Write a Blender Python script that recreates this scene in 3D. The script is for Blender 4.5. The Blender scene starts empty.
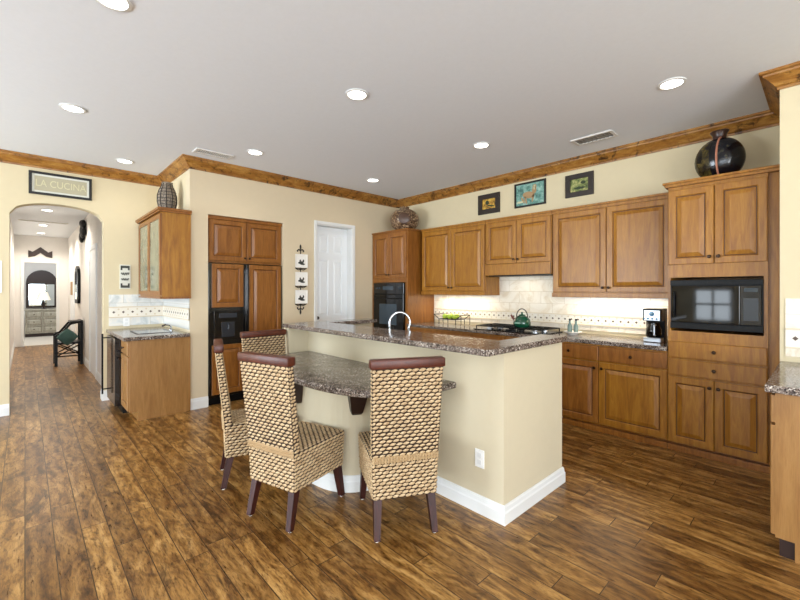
import bpy, bmesh, math, random
from mathutils import Vector, Matrix
random.seed(7)
R = math.radians
S = bpy.context.scene
col = S.collection

# ------------------------------------------------------------------ camera, world, light, exposure
cam_d = bpy.data.cameras.new('camera'); cam = bpy.data.objects.new('camera', cam_d); col.objects.link(cam)
cam_d.sensor_width = 36; cam_d.lens = 18.0; cam_d.shift_y = -0.0125; cam_d.clip_start = .05; cam_d.clip_end = 100
YAW = math.atan(375/400)
cam.location = (0, 0, 1.42); cam.rotation_euler = (R(90), 0, -YAW)
S.camera = cam
w = bpy.data.worlds.new('world'); S.world = w; w.use_nodes = True
bgn = w.node_tree.nodes['Background']; bgn.inputs[0].default_value = (.80, .90, 1, 1); bgn.inputs[1].default_value = 3.0
S.view_settings.view_transform = 'Standard'; S.view_settings.look = 'None'
S.view_settings.gamma = 1; S.view_settings.use_curve_mapping = False
S.view_settings.exposure = 0.12

def area(name, loc, rot, sx, sy, power, color=(1, 1, 1), spread=180):
    d = bpy.data.lights.new(name, 'AREA'); d.shape = 'RECTANGLE'; d.size = sx; d.size_y = sy
    d.energy = power; d.color = color; d.spread = R(spread)
    o = bpy.data.objects.new(name, d); col.objects.link(o); o.location = loc; o.rotation_euler = rot
    return o
# daylight at the unseen windows; large panels tilted up as added ceiling fill
area('window_daylight', (-4.62, 4.6, 1.4), (R(122), 0, R(-90)), 2.5, 2.1, 310, (.80, .90, 1))
area('window_daylight', (-4.62, 2.0, 1.03), (R(90), 0, R(-90)), .78, .84, 12, (.84, .93, 1))
area('window_daylight', (-4.62, -1.65, 1.4), (R(118), 0, R(-90)), 4.7, 2.1, 140, (.84, .92, 1))
area('window_daylight', (-1.0, -4.62, 1.45), (R(138), 0, R(-8)), 5.1, 2.1, 430, (.90, .95, 1))
area('window_daylight', (.3, 15.0, 2.7), (R(20), 0, 0), 1.2, 1.0, 45, (.9, .95, 1))  # fill added under the bedroom ceiling to lighten the dresser; no window here

# ------------------------------------------------------------------ materials
MATS = {}
def newmat(name):
    m = bpy.data.materials.new(name); m.use_nodes = True
    nt = m.node_tree; b = nt.nodes['Principled BSDF']
    return m, nt, b
def hexc(h):
    h = h.lstrip('#'); c = [int(h[i:i+2], 16)/255 for i in (0, 2, 4)]
    return tuple(((x/12.92) if x <= .04045 else ((x+.055)/1.055)**2.4) for x in c)+(1,)
def plain(name, hx, rough=.5, metal=0, emit=0, spec=.5, noise=0, coat=0):
    m, nt, b = newmat(name)
    c = hexc(hx)
    b.inputs['Base Color'].default_value = c
    b.inputs['Roughness'].default_value = rough; b.inputs['Metallic'].default_value = metal
    b.inputs['Specular IOR Level'].default_value = spec
    b.inputs['Coat Weight'].default_value = coat
    if emit:
        b.inputs['Emission Color'].default_value = c; b.inputs['Emission Strength'].default_value = emit
    MATS[name] = m
    if rough < .2: return m
    # slight surface variation
    tc = nt.nodes.new('ShaderNodeTexCoord'); n = nt.nodes.new('ShaderNodeTexNoise')
    n.inputs['Scale'].default_value = 60 if not noise else noise
    bp = nt.nodes.new('ShaderNodeBump'); bp.inputs['Strength'].default_value = .05; bp.inputs['Distance'].default_value = .004
    nt.links.new(tc.outputs['Object'], n.inputs['Vector']); nt.links.new(n.outputs['Fac'], bp.inputs['Height'])
    nt.links.new(bp.outputs['Normal'], b.inputs['Normal'])
    MATS[name] = m; return m
def ramp(nt, stops, src):
    r = nt.nodes.new('ShaderNodeValToRGB'); el = r.color_ramp.elements
    while len(el) < len(stops): el.new(.5)
    for e, (p, c) in zip(el, stops): e.position = p; e.color = hexc(c)
    nt.links.new(src, r.inputs['Fac']); return r
def mapping(nt, scale, coord='Object', rot=(0, 0, 0)):
    tc = nt.nodes.new('ShaderNodeTexCoord'); mp = nt.nodes.new('ShaderNodeMapping')
    mp.inputs['Scale'].default_value = scale; mp.inputs['Rotation'].default_value = rot
    nt.links.new(tc.outputs[coord], mp.inputs['Vector']); return mp
def noise(nt, vec, scale, detail=4, rough=.6, dist=0):
    n = nt.nodes.new('ShaderNodeTexNoise'); n.inputs['Scale'].default_value = scale
    n.inputs['Detail'].default_value = detail; n.inputs['Roughness'].default_value = rough; n.inputs['Distortion'].default_value = dist
    nt.links.new(vec, n.inputs['Vector']); return n
def mix(nt, a, b, fac, mode='MIX'):
    m = nt.nodes.new('ShaderNodeMix'); m.data_type = 'RGBA'; m.blend_type = mode
    for sock, v in ((m.inputs[0], fac), (m.inputs[6], a), (m.inputs[7], b)):
        if hasattr(v, 'links') or hasattr(v, 'is_linked'): nt.links.new(v, sock)
        else: sock.default_value = v
    return m.outputs[2]
def math_(nt, op, a, b=0.0):
    m = nt.nodes.new('ShaderNodeMath'); m.operation = op
    for i, v in enumerate((a, b)):
        if hasattr(v, 'is_linked'): nt.links.new(v, m.inputs[i])
        else: m.inputs[i].default_value = v
    return m.outputs[0]
def bump(nt, b, h, strength, dist):
    bp = nt.nodes.new('ShaderNodeBump'); bp.inputs['Strength'].default_value = strength; bp.inputs['Distance'].default_value = dist
    nt.links.new(h, bp.inputs['Height']); nt.links.new(bp.outputs['Normal'], b.inputs['Normal'])

def wood(name, stops, scale=(9, 9, 1.1), rough=.36, knots=0, nscale=2.6):
    m, nt, b = newmat(name)
    mp = mapping(nt, scale)
    n = noise(nt, mp.outputs[0], nscale, 6, .62, .9)
    r = ramp(nt, stops, n.outputs['Fac'])
    out = r.outputs[0]
    mp2 = mapping(nt, (scale[0]*9, scale[1]*9, scale[2]*4)); n2 = noise(nt, mp2.outputs[0], 3, 3)
    r2 = ramp(nt, [(.3, 'd8d0c8'), (.7, 'ffffff')], n2.outputs['Fac'])
    out = mix(nt, out, r2.outputs[0], .55, 'MULTIPLY')
    if knots:
        mk = mapping(nt, (knots, knots, knots)); v = noise(nt, mk.outputs[0], 1.0, 3, .7, 2.0)
        rk = ramp(nt, [(.54, 'ffffff'), (.66, '3a1e0c')], v.outputs['Fac'])
        out = mix(nt, out, rk.outputs[0], .85, 'MULTIPLY')
    nt.links.new(out, b.inputs['Base Color']); b.inputs['Roughness'].default_value = rough
    bump(nt, b, n2.outputs['Fac'], .08, .002)
    MATS[name] = m; return m

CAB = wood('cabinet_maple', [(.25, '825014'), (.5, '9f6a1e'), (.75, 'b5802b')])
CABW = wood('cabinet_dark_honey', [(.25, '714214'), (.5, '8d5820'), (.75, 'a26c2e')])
CABP = wood('panel_maple', [(.25, '895f30'), (.5, '9a703d'), (.75, 'a67c48')], nscale=1.6)
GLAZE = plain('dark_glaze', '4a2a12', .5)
CROWN = wood('knotty_crown', [(.25, '6e4318'), (.48, '9c6a2c'), (.75, 'c4944c')], scale=(2.2, 2.2, 9), knots=5.5, rough=.4)
REDW = wood('mahogany', [(.3, '2a0e0a'), (.55, '3c1611'), (.8, '4c1f16')], rough=.45)
RAILW = wood('mahogany_rail', [(.3, '3f170a'), (.55, '57230f'), (.8, '6a3016')], scale=(5, 5, 5), rough=.42)
DARKW = plain('espresso_wood', '2c1a14', .4)
BLACK = plain('black_gloss', '07080b', .13, coat=.3)
BLACKM = plain('black_matte', '090a0b', .4, spec=.2)
BLACKG = plain('black_glass', '030406', .05)
OVWIN = plain('oven_window', '39444c', .12)
CHROME = plain('chrome', 'c4c8cc', .22, 1)
STEEL = plain('steel', 'b9bec4', .3, 1)
BRONZE = plain('bronze', '3a2a20', .3, .8)
WHITE = plain('white_paint', 'e3e4e2', .42)
WHITEW = plain('door_white', 'f0f4f6', .4)
PLAST = plain('white_plastic', 'f2f2ef', .35)
MATB = plain('mat_board', 'd8d8cc', .7)
EMIT = plain('lamp_glow', 'fffaf0', .5, emit=7)
HOLE = plain('shadow_gap', '1c120b', .8)
GREENK = plain('green_enamel', '0d4a33', .12, coat=.5)
LIME = plain('lime_fruit', 'a9c23a', .4)
IRON = plain('wrought_iron', '2a231e', .5, .3)
CUSH = plain('green_cushion', '33504a', .8, noise=200)
SHADE = plain('lamp_shade', 'f4ead6', .7, emit=.5)
VENT = plain('vent_grey', '8f8c86', .6)
VENTW = plain('vent_white', 'd9d7d2', .5)
CARPET = plain('pale_carpet', 'cdc4b6', .95, noise=300)
PAPER = plain('linen_print', 'b3ac92', .8, noise=150)
PALET = plain('pale_letter', 'cfcaa2', .7)
GOLD = plain('gold_ochre', 'c99a3a', .6)
BRN = plain('animal_tan', 'a98a62', .7)
TEAL = plain('teal_canvas', '5f8f86', .7)
OLIVE = plain('olive_canvas', '7d8a44', .7)
DGREEN = plain('dark_green_paint', '2e3b22', .7)
GRASS_GREY = plain('engraving_ink', '44453f', .7)
PLATE = plain('ceramic_plate', 'f1efe8', .15)
FRAMEK = plain('frame_black', '0f0d0a', .35)
FRAMEB = plain('frame_brown', '281d15', .45)
PINK = plain('pink_stripe', 'b7785f', .4)
GREY_DR = wood('weathered_dresser', [(.3, 'a39c8b'), (.55, 'beb8a6'), (.8, 'd2ccba')], rough=.6)
MIRROR = plain('mirror_glass', 'dfe6e6', .03, 1)

def wallpaint(name, hx, sc=14):
    m, nt, b = newmat(name)
    mp = mapping(nt, (1, 1, 1)); n = noise(nt, mp.outputs[0], sc, 3)
    c = hexc(hx); d = tuple(x*.95 for x in c[:3])+(1,)
    nt.links.new(mix(nt, d, c, n.outputs['Fac']), b.inputs['Base Color'])
    b.inputs['Roughness'].default_value = .75; b.inputs['Specular IOR Level'].default_value = .2
    bump(nt, b, n.outputs['Fac'], .12, .003)
    MATS[name] = m; return m
WALL = wallpaint('cream_wall', 'd8caa8')
WALLT = wallpaint('tan_wall', 'd9c9ab')
HALLW = wallpaint('hall_wall', 'ece8e2')
CEIL = wallpaint('ceiling_paint', 'e7ebf0', 30)
ISLW = wallpaint('island_wall_paint', 'd1c5a9')

def floor_mat():
    m, nt, b = newmat('hickory_planks')
    tc = nt.nodes.new('ShaderNodeTexCoord')
    sp = nt.nodes.new('ShaderNodeSeparateXYZ'); nt.links.new(tc.outputs['Object'], sp.inputs[0])
    cb = nt.nodes.new('ShaderNodeCombineXYZ'); nt.links.new(sp.outputs[1], cb.inputs[0]); nt.links.new(sp.outputs[0], cb.inputs[1])
    br = nt.nodes.new('ShaderNodeTexBrick')
    br.inputs['Scale'].default_value = 1; br.inputs['Brick Width'].default_value = 1.15; br.inputs['Row Height'].default_value = .122
    br.inputs['Mortar Size'].default_value = .0028; br.inputs['Mortar Smooth'].default_value = .3
    br.offset = .37; br.offset_frequency = 2; br.squash = .78; br.squash_frequency = 3
    br.inputs['Color1'].default_value = (0, 0, 0, 1); br.inputs['Color2'].default_value = (1, 1, 1, 1); br.inputs['Mortar'].default_value = (.5, .5, .5, 1)
    nt.links.new(cb.outputs[0], br.inputs['Vector'])
    # grain coordinates shifted per plank
    sc = nt.nodes.new('ShaderNodeVectorMath'); sc.operation = 'MULTIPLY'; nt.links.new(cb.outputs[0], sc.inputs[0]); sc.inputs[1].default_value = (2.0, 5.2, 1)
    off = nt.nodes.new('ShaderNodeVectorMath'); off.operation = 'SCALE'; nt.links.new(br.outputs['Color'], off.inputs[0]); off.inputs['Scale'].default_value = 23
    ad = nt.nodes.new('ShaderNodeVectorMath'); ad.operation = 'ADD'; nt.links.new(sc.outputs[0], ad.inputs[0]); nt.links.new(off.outputs[0], ad.inputs[1])
    n1 = noise(nt, ad.outputs[0], 1.5, 6, .66, 1.4)
    wv = nt.nodes.new('ShaderNodeTexWave'); wv.wave_type = 'BANDS'; wv.bands_direction = 'Y'; wv.inputs['Scale'].default_value = .8
    wv.inputs['Distortion'].default_value = 9; wv.inputs['Detail'].default_value = 4; wv.inputs['Detail Scale'].default_value = 1.3; wv.inputs['Detail Roughness'].default_value = .62
    nt.links.new(ad.outputs[0], wv.inputs['Vector'])
    gm = math_(nt, 'ADD', math_(nt, 'MULTIPLY', n1.outputs['Fac'], .88), math_(nt, 'MULTIPLY', wv.outputs['Fac'], .11))
    base = ramp(nt, [(.29, '543817'), (.41, '8a6230'), (.53, 'b2884b'), (.70, 'd6ae70')], gm)
    s2 = nt.nodes.new('ShaderNodeVectorMath'); s2.operation = 'MULTIPLY'; nt.links.new(ad.outputs[0], s2.inputs[0]); s2.inputs[1].default_value = (2.2, 5.5, 1)
    n2 = noise(nt, s2.outputs[0], 3.2, 5, .7, .6)
    fine = ramp(nt, [(.36, '86704f'), (.54, 'ffffff')], n2.outputs['Fac'])
    c = mix(nt, base.outputs[0], fine.outputs[0], .75, 'MULTIPLY')
    tone = ramp(nt, [(0, 'b5a696'), (.5, 'e2d8cc'), (1, 'fff8ee')], br.outputs['Color'])
    c = mix(nt, c, tone.outputs[0], 1.0, 'MULTIPLY')
    n3 = noise(nt, ad.outputs[0], .9, 4, .7, 3.0)
    kn = ramp(nt, [(.57, 'ffffff'), (.70, '4a2e1a')], n3.outputs['Fac'])
    c = mix(nt, c, kn.outputs[0], .68, 'MULTIPLY')
    seam = ramp(nt, [(.0, 'ffffff'), (1, '4a2e18')], br.outputs['Fac'])
    c = mix(nt, c, seam.outputs[0], .85, 'MULTIPLY')
    nt.links.new(c, b.inputs['Base Color'])
    rr = nt.nodes.new('ShaderNodeMapRange'); rr.inputs[3].default_value = .22; rr.inputs[4].default_value = .38
    nt.links.new(n2.outputs['Fac'], rr.inputs[0]); nt.links.new(rr.outputs[0], b.inputs['Roughness'])
    n4 = noise(nt, ad.outputs[0], 1.1, 3, .5, .5)
    h = math_(nt, 'ADD', math_(nt, 'MULTIPLY', n4.outputs['Fac'], 1.2), math_(nt, 'MULTIPLY', n2.outputs['Fac'], .3))
    h = math_(nt, 'SUBTRACT', h, math_(nt, 'MULTIPLY', br.outputs['Fac'], .8))
    bump(nt, b, h, .35, .006)
    MATS['floor'] = m; return m
FLOOR = floor_mat()

def granite():
    m, nt, b = newmat('speckled_granite')
    mp = mapping(nt, (1, 1, 1))
    v = nt.nodes.new('ShaderNodeTexVoronoi'); v.inputs['Scale'].default_value = 150; nt.links.new(mp.outputs[0], v.inputs['Vector'])
    sep = nt.nodes.new('ShaderNodeSeparateColor'); nt.links.new(v.outputs['Color'], sep.inputs[0])
    r = ramp(nt, [(.0, '2c2624'), (.16, '54484200'[:6]), (.36, '7a6c63'), (.60, '93867b'), (.82, 'b8aca0'), (.95, 'd8d0c6')], sep.outputs[0])
    r.color_ramp.interpolation = 'CONSTANT'
    n = noise(nt, mp.outputs[0], 9, 5, .7)
    r2 = ramp(nt, [(.35, '7d6f68'), (.6, 'ffffff')], n.outputs['Fac'])
    nt.links.new(mix(nt, r.outputs[0], r2.outputs[0], .7, 'MULTIPLY'), b.inputs['Base Color'])
    b.inputs['Roughness'].default_value = .14
    MATS['granite'] = m; return m
GRAN = granite()

def marble(name, tint='e9ddc8', dark='cdbb9f', axis='y'):
    m, nt, b = newmat(name)
    tc = nt.nodes.new('ShaderNodeTexCoord'); sp = nt.nodes.new('ShaderNodeSeparateXYZ'); nt.links.new(tc.outputs['Object'], sp.inputs[0])
    cb = nt.nodes.new('ShaderNodeCombineXYZ'); nt.links.new(sp.outputs[1 if axis == 'y' else 0], cb.inputs[0]); nt.links.new(sp.outputs[2], cb.inputs[1])
    br = nt.nodes.new('ShaderNodeTexBrick'); br.inputs['Scale'].default_value = 1; br.inputs['Brick Width'].default_value = .305; br.inputs['Row Height'].default_value = .15
    br.inputs['Mortar Size'].default_value = .002; br.offset = .5
    br.inputs['Color1'].default_value = (0, 0, 0, 1); br.inputs['Color2'].default_value = (1, 1, 1, 1)
    nt.links.new(cb.outputs[0], br.inputs['Vector'])
    off = nt.nodes.new('ShaderNodeVectorMath'); off.operation = 'SCALE'; nt.links.new(br.outputs['Color'], off.inputs[0]); off.inputs['Scale'].default_value = 9
    ad = nt.nodes.new('ShaderNodeVectorMath'); ad.operation = 'ADD'; nt.links.new(cb.outputs[0], ad.inputs[0]); nt.links.new(off.outputs[0], ad.inputs[1])
    n = noise(nt, ad.outputs[0], 3.5, 6, .65, 1.5)
    r = ramp(nt, [(.35, dark), (.5, tint), (.7, 'f3ebdc')], n.outputs['Fac'])
    s = ramp(nt, [(0, 'ffffff'), (1, 'cfc4b0')], br.outputs['Fac'])
    nt.links.new(mix(nt, r.outputs[0], s.outputs[0], .8, 'MULTIPLY'), b.inputs['Base Color'])
    b.inputs['Roughness'].default_value = .22
    MATS[name] = m; return m
TILEY = marble('beige_marble_tile', 'ece3d2', 'dccdb4'); TILEX = marble('pale_marble_tile', 'dfe0dc', 'c3c8c6', 'x')
BAND = plain('ivory_band', 'ece5d6', .3); BANDE = plain('band_moulding', 'd8c9ad', .3)
INSET = plain('dark_inset', '5c4a3c', .3)

def straw():
    m, nt, b = newmat('seagrass')
    mp = mapping(nt, (1, 1, 1)); n = noise(nt, mp.outputs[0], 38, 4, .7)
    r = ramp(nt, [(.3, 'a48560'), (.5, 'c6ab83'), (.72, 'dcc6a2')], n.outputs['Fac'])
    mp2 = mapping(nt, (60, 60, 260)); n2 = noise(nt, mp2.outputs[0], 1, 2)
    r2 = ramp(nt, [(.35, 'c0b0a0'), (.6, 'ffffff')], n2.outputs['Fac'])
    nt.links.new(mix(nt, r.outputs[0], r2.outputs[0], .5, 'MULTIPLY'), b.inputs['Base Color']); b.inputs['Roughness'].default_value = .6
    MATS['straw'] = m; return m
STRAW = straw(); STRAWD = plain('weave_backing', '2f1f12', .9); BRAID = plain('pale_braid', 'b89c74', .7)

def mottled(name, stops, scale=30, rough=.4, dist=.5):
    m, nt, b = newmat(name); mp = mapping(nt, (1, 1, 1)); n = noise(nt, mp.outputs[0], scale, 5, .7, dist)
    r = ramp(nt, stops, n.outputs['Fac']); nt.links.new(r.outputs[0], b.inputs['Base Color']); b.inputs['Roughness'].default_value = rough
    bump(nt, b, n.outputs['Fac'], .4, .004); MATS[name] = m; return m
SHELLV = mottled('shell_mosaic', [(.38, '2a1a12'), (.5, '6a4c34'), (.6, 'b39b7b'), (.7, 'd8c8ac')], 34, .35)
BLUEV = mottled('black_floral_glaze', [(.5, '0b0b10'), (.62, '14161f'), (.7, '56503a'), (.78, '8a7a4a')], 14, .15)
OLIVEV = mottled('olive_glaze', [(.4, '15100c'), (.55, '3d3416'), (.72, '7c682e')], 16, .25)
WICK = mottled('wicker', [(.35, '4a4036'), (.6, '8d8070'), (.8, 'b0a492')], 60, .8)
BACKD = mottled('landscape_paint', [(.35, '3d4a24'), (.5, '7f8a4a'), (.65, 'c2b87a')], 22, .6)
GOLDP = mottled('sunset_paint', [(.35, '3c2a14'), (.5, 'b98a2e'), (.65, 'e0bf55')], 18, .6)
TEALP = mottled('teal_paint', [(.35, '3f665c'), (.5, '6d9c90'), (.65, '9dbcae')], 20, .6)
CABGLASS = mottled('cabinet_glass', [(.3, '74745e'), (.5, '80816a'), (.75, '8f907a')], 4, .08, .3)

# ------------------------------------------------------------------ mesh helpers
def tag(o, label=None, cat=None, group=None, kind=None):
    if label: o['label'] = label
    if cat: o['category'] = cat
    if group: o['group'] = group
    if kind: o['kind'] = kind
    return o
WL = {}
def empty(name, loc, label, cat, group=None, rz=0):
    o = bpy.data.objects.new(name, None); o.empty_display_size = .1; col.objects.link(o)
    o.location = loc; o.rotation_euler = (0, 0, rz); WL[o.name] = Vector(loc)
    return tag(o, label, cat, group)

class MB:
    def __init__(s): s.bm = bmesh.new(); s.mi = 0
    def _set(s, fs):
        for f in fs: f.material_index = s.mi
    def box(s, x0, x1, y0, y1, z0, z1, bev=0):
        r = bmesh.ops.create_cube(s.bm, size=1)
        vs = r['verts']
        for v in vs: v.co = Vector(((x0+x1)/2+v.co.x*(x1-x0), (y0+y1)/2+v.co.y*(y1-y0), (z0+z1)/2+v.co.z*(z1-z0)))
        fs = {f for v in vs for f in v.link_faces}; s._set(fs)
        if bev:
            es = list({e for v in vs for e in v.link_edges})
            rr = bmesh.ops.bevel(s.bm, geom=es, offset=bev, segments=2, affect='EDGES', profile=.5)
            s._set(rr['faces'])
        return s
    def poly(s, pts, flip=False):
        vs = [s.bm.verts.new(p) for p in pts]
        if flip: vs.reverse()
        f = s.bm.faces.new(vs); f.material_index = s.mi; return f
    def loft(s, rings, cap0=True, cap1=True, closed=True, mis=None):
        R_ = [[s.bm.verts.new(p) for p in r] for r in rings]
        n = len(R_[0])
        for k in range(len(R_)-1):
            for i in range(n if closed else n-1):
                j = (i+1) % n
                f = s.bm.faces.new((R_[k][i], R_[k][j], R_[k+1][j], R_[k+1][i])); f.material_index = mis[k] if mis else s.mi
        if cap0: f = s.bm.faces.new(R_[0][::-1]); f.material_index = s.mi
        if cap1: f = s.bm.faces.new(R_[-1]); f.material_index = s.mi
        return s
    def prism(s, pts, vec):
        vec = Vector(vec); a = [Vector(p) for p in pts]
        return s.loft([a, [p+vec for p in a]])
    def lathe(s, c, prof, n=24, axis='z', sc=(1, 1, 1)):
        c = Vector(c); rings = []
        for (r, z) in prof:
            ring = []
            for i in range(n):
                a = 2*math.pi*i/n; u = max(r, .0004)*math.cos(a); v = max(r, .0004)*math.sin(a)
                p = {'z': (u, v, z), 'x': (z, u, v), 'y': (u, z, v)}[axis]
                ring.append(c+Vector((p[0]*sc[0], p[1]*sc[1], p[2]*sc[2])))
            rings.append(ring)
        return s.loft(rings)
    def tube(s, pts, r, n=8, cap=True):
        pts = [Vector(p) for p in pts]; rings = []
        up = Vector((0, 0, 1)); prev = None
        rr = r if isinstance(r, (list, tuple)) else [r]*len(pts)
        for i, p in enumerate(pts):
            t = ((pts[min(i+1, len(pts)-1)]-p).normalized()+(p-pts[max(i-1, 0)]).normalized())
            if t.length < 1e-6: t = pts[min(i+1, len(pts)-1)]-pts[max(i-1, 0)]
            t.normalize()
            a = prev if prev else (up.cross(t) if abs(t.z) < .95 else Vector((1, 0, 0)).cross(t))
            a = (a-t*a.dot(t)).normalized(); prev = a; b = t.cross(a)
            rings.append([p+(a*math.cos(2*math.pi*k/n)+b*math.sin(2*math.pi*k/n))*rr[i] for k in range(n)])
        return s.loft(rings, cap, cap)
    def ball(s, c, rx, ry, rz, n=16, m=10):
        return s.lathe(c, [(math.sin(math.pi*k/m), -math.cos(math.pi*k/m)) for k in range(m+1)], n, 'z', (rx, ry, rz))
    def build(s, name, mats, parent=None, smooth=False, recalc=True, loc=None):
        if recalc: bmesh.ops.recalc_face_normals(s.bm, faces=s.bm.faces)
        if parent is not None: off = WL.get(parent.name, Vector((0, 0, 0)))
        elif loc is not None: off = Vector(loc)
        else:
            xs = [v.co for v in s.bm.verts]
            off = Vector(((min(v.x for v in xs)+max(v.x for v in xs))/2, (min(v.y for v in xs)+max(v.y for v in xs))/2, min(v.z for v in xs)))
        for v in s.bm.verts: v.co -= off
        if smooth:
            for f in s.bm.faces: f.smooth = True
        me = bpy.data.meshes.new(name); s.bm.to_mesh(me); s.bm.free()
        if not isinstance(mats, (list, tuple)): mats = [mats]
        for m in mats: me.materials.append(m)
        if smooth:
            try: me.set_sharp_from_angle(angle=R(38))
            except Exception: pass
        o = bpy.data.objects.new(name, me); col.objects.link(o)
        if parent is not None: o.parent = parent; WL[o.name] = Vector(off)
        else: o.location = off; WL[o.name] = Vector(off)
        return o
def struct(o): o['kind'] = 'structure'; return o
def copy_tree(o, parent=None):
    c = o.copy(); col.objects.link(c); c.parent = parent
    for ch in list(o.children): copy_tree(ch, c)
    return c
def axis_pt(face, plane, u, wd, z):
    # face: '-x' (u along y), '-y' (u along x), '+y', 'x+'
    if face == '-x': return Vector((plane-wd, u, z))
    if face == '-y': return Vector((u, plane-wd, z))
    if face == '+y': return Vector((u, plane+wd, z))
def door(name, parent, face, plane, u0, u1, z0, z1, mat=None, raised=True, fr=.058, th=.02, g=.003, knob=None, mats=None, label=None):
    """raised-panel cabinet door; knob=(u,z)"""
    u0 += g; u1 -= g; z0 += g; z1 -= g
    fr = min(fr, (u1-u0)*.25, (z1-z0)*.25)
    if raised:
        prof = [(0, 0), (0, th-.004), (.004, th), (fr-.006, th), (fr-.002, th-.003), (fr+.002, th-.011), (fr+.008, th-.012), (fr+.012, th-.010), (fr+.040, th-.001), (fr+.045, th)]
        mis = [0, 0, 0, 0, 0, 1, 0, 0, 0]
    else:
        prof = [(0, 0), (0, th-.004), (.006, th)]; mis = [0, 0]
    m = MB()
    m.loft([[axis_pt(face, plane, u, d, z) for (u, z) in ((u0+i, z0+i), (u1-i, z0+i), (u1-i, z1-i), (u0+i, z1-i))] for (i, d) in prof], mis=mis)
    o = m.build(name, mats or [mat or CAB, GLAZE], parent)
    if label: o['label'] = label
    if knob:
        k = MB(); p = axis_pt(face, plane, knob[0], th, knob[1])
        pr = [(.005, 0), (.005, .012), (.013, .016), (.015, .022), (.011, .028), (.001, .03)]
        if face == '-x': k.lathe(p, [(r, -h) for r, h in pr], 12, 'x')
        elif face == '-y': k.lathe(p, [(r, -h) for r, h in pr], 12, 'y')
        else: k.lathe(p, pr, 12, 'y')
        k.build('knob', BRONZE, o, True)
    return o

# ------------------------------------------------------------------ the setting
H = 2.98; XR = 4.8; YF = 5.15; YA = 6.35; XB = 1.42; XW = 3.95; YW = .23
m = MB(); m.box(-5, 5.2, -5, 13.85, -.1, 0); struct(m.build('floor', FLOOR, loc=(0, 0, 0)))
m = MB(); m.box(-1.2, 2.2, 13.86, 17.2, -.1, .004); struct(m.build('floor_bedroom', CARPET))
m = MB(); m.box(-5, 5.2, -5, 6.5, H, H+.1); struct(m.build('ceiling', CEIL, loc=(0, 0, 0)))
m = MB(); m.box(-.35, 1.0, 6.5, 13.8, 2.8, 2.9); struct(m.build('ceiling_hallway', CEIL))
m = MB(); m.box(-1.2, 2.2, 13.8, 17.2, 2.8, 2.9); struct(m.build('ceiling_bedroom', CEIL))
# arch wall
AX0, AX1, AS, AT = -.13, .735, 2.30, 2.455
m = MB(); m.box(-5, AX0, YA, YA+.15, 0, H); m.box(AX1, XB+.15, YA, YA+.15, 0, H)
cxa = (AX0+AX1)/2; hw = (AX1-AX0)/2; arc = []
for i in range(17):
    t = -1+2*i/16; arc.append((cxa+hw*t, AS+(AT-AS)*math.sqrt(max(0, 1-abs(t)**2.2))))
for i in range(16):
    (xa, za), (xb, zb) = arc[i], arc[i+1]
    m.prism([(xa, YA, za), (xb, YA, zb), (xb, YA, H), (xa, YA, H)], (0, .15, 0))
struct(m.build('wall_arch', WALL, loc=(0, 0, 0)))
m = MB(); m.box(XB, XB+.15, YF+.15, YA, 0, H); struct(m.build('wall_bar_side', WALL, loc=(0, 0, 0)))
# fridge / pantry wall with alcove and door opening
FX0, FX1, FZ = 1.625, 2.61, 2.345
DX0, DX1, DZ = 3.14, 3.79, 2.40
m = MB(); m.box(XB, FX0, YF, YF+.15, 0, H); m.box(FX0, FX1, YF, YF+.15, FZ, H); m.box(FX1, DX0, YF, YF+.15, 0, H)
m.box(DX0, DX1, YF, YF+.15, DZ, H); m.box(DX1, XR+.15, YF, YF+.15, 0, H)
m.box(FX0-.1, FX0, YF+.15, YF+.85, 0, H-.1); m.box(FX1, FX1+.1, YF+.15, YF+.85, 0, H-.1); m.box(FX0-.1, FX1+.1, YF+.85, YF+.95, 0, H-.1)
m.box(FX0, FX1, YF+.15, YF+.85, FZ, FZ+.1)
struct(m.build('wall_back', WALLT, loc=(0, 0, 0)))
m = MB(); m.box(XR, XR+.15, YW-.02, YF, 0, H); struct(m.build('wall_right', WALL, loc=(0, 0, 0)))
m = MB(); m.box(XW, XR+.15, -5, YW, 0, H); struct(m.build('wall_return', WALL, loc=(0, 0, 0)))
# walls behind the camera; large window openings added to let light in
m = MB()
WINS = ((-4.0, .7, .35, 2.5), (1.6, 2.4, .6, 1.46), (3.3, 5.9, .35, 2.5))
ys_ = [-5]+[v for w_ in WINS for v in w_[:2]]+[6.5]
for k in range(0, len(ys_), 2): m.box(-4.65, -4.5, ys_[k], ys_[k+1], 0, H)
for (a, b, za, zb) in WINS: m.box(-4.65, -4.5, a, b, 0, za); m.box(-4.65, -4.5, a, b, zb, H)
struct(m.build('wall_left', WALL, loc=(0, 0, 0)))
m = MB(); m.box(-4.65, -3.6, -4.65, -4.5, 0, H); m.box(1.6, XW, -4.65, -4.5, 0, H); m.box(-3.6, 1.6, -4.65, -4.5, 2.55, H); m.box(-3.6, 1.6, -4.65, -4.5, 0, .35)
struct(m.build('wall_front', WALL, loc=(0, 0, 0)))
for k, (a, b, za, zb) in enumerate(WINS):
    m = MB(); n_ = 2 if b-a < 1.5 else 3
    for i in range(n_+1): yy = a+(b-a-.05)*i/n_; m.box(-4.6, -4.54, yy, yy+.05, za, zb)
    for z in (za, (za+zb)/2, zb-.05): m.box(-4.6, -4.54, a, b, z, z+.05)
    struct(m.build('window_%d' % (k+1), WHITE))
m = MB()
for x in (-3.6, -2.3, -1.0, .3, 1.54): m.box(x, x+.06, -4.6, -4.54, .35, 2.55)
for z in (.35, 2.5): m.box(-3.6, 1.6, -4.6, -4.54, z, z+.05)
struct(m.build('window_4', WHITE))
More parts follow.
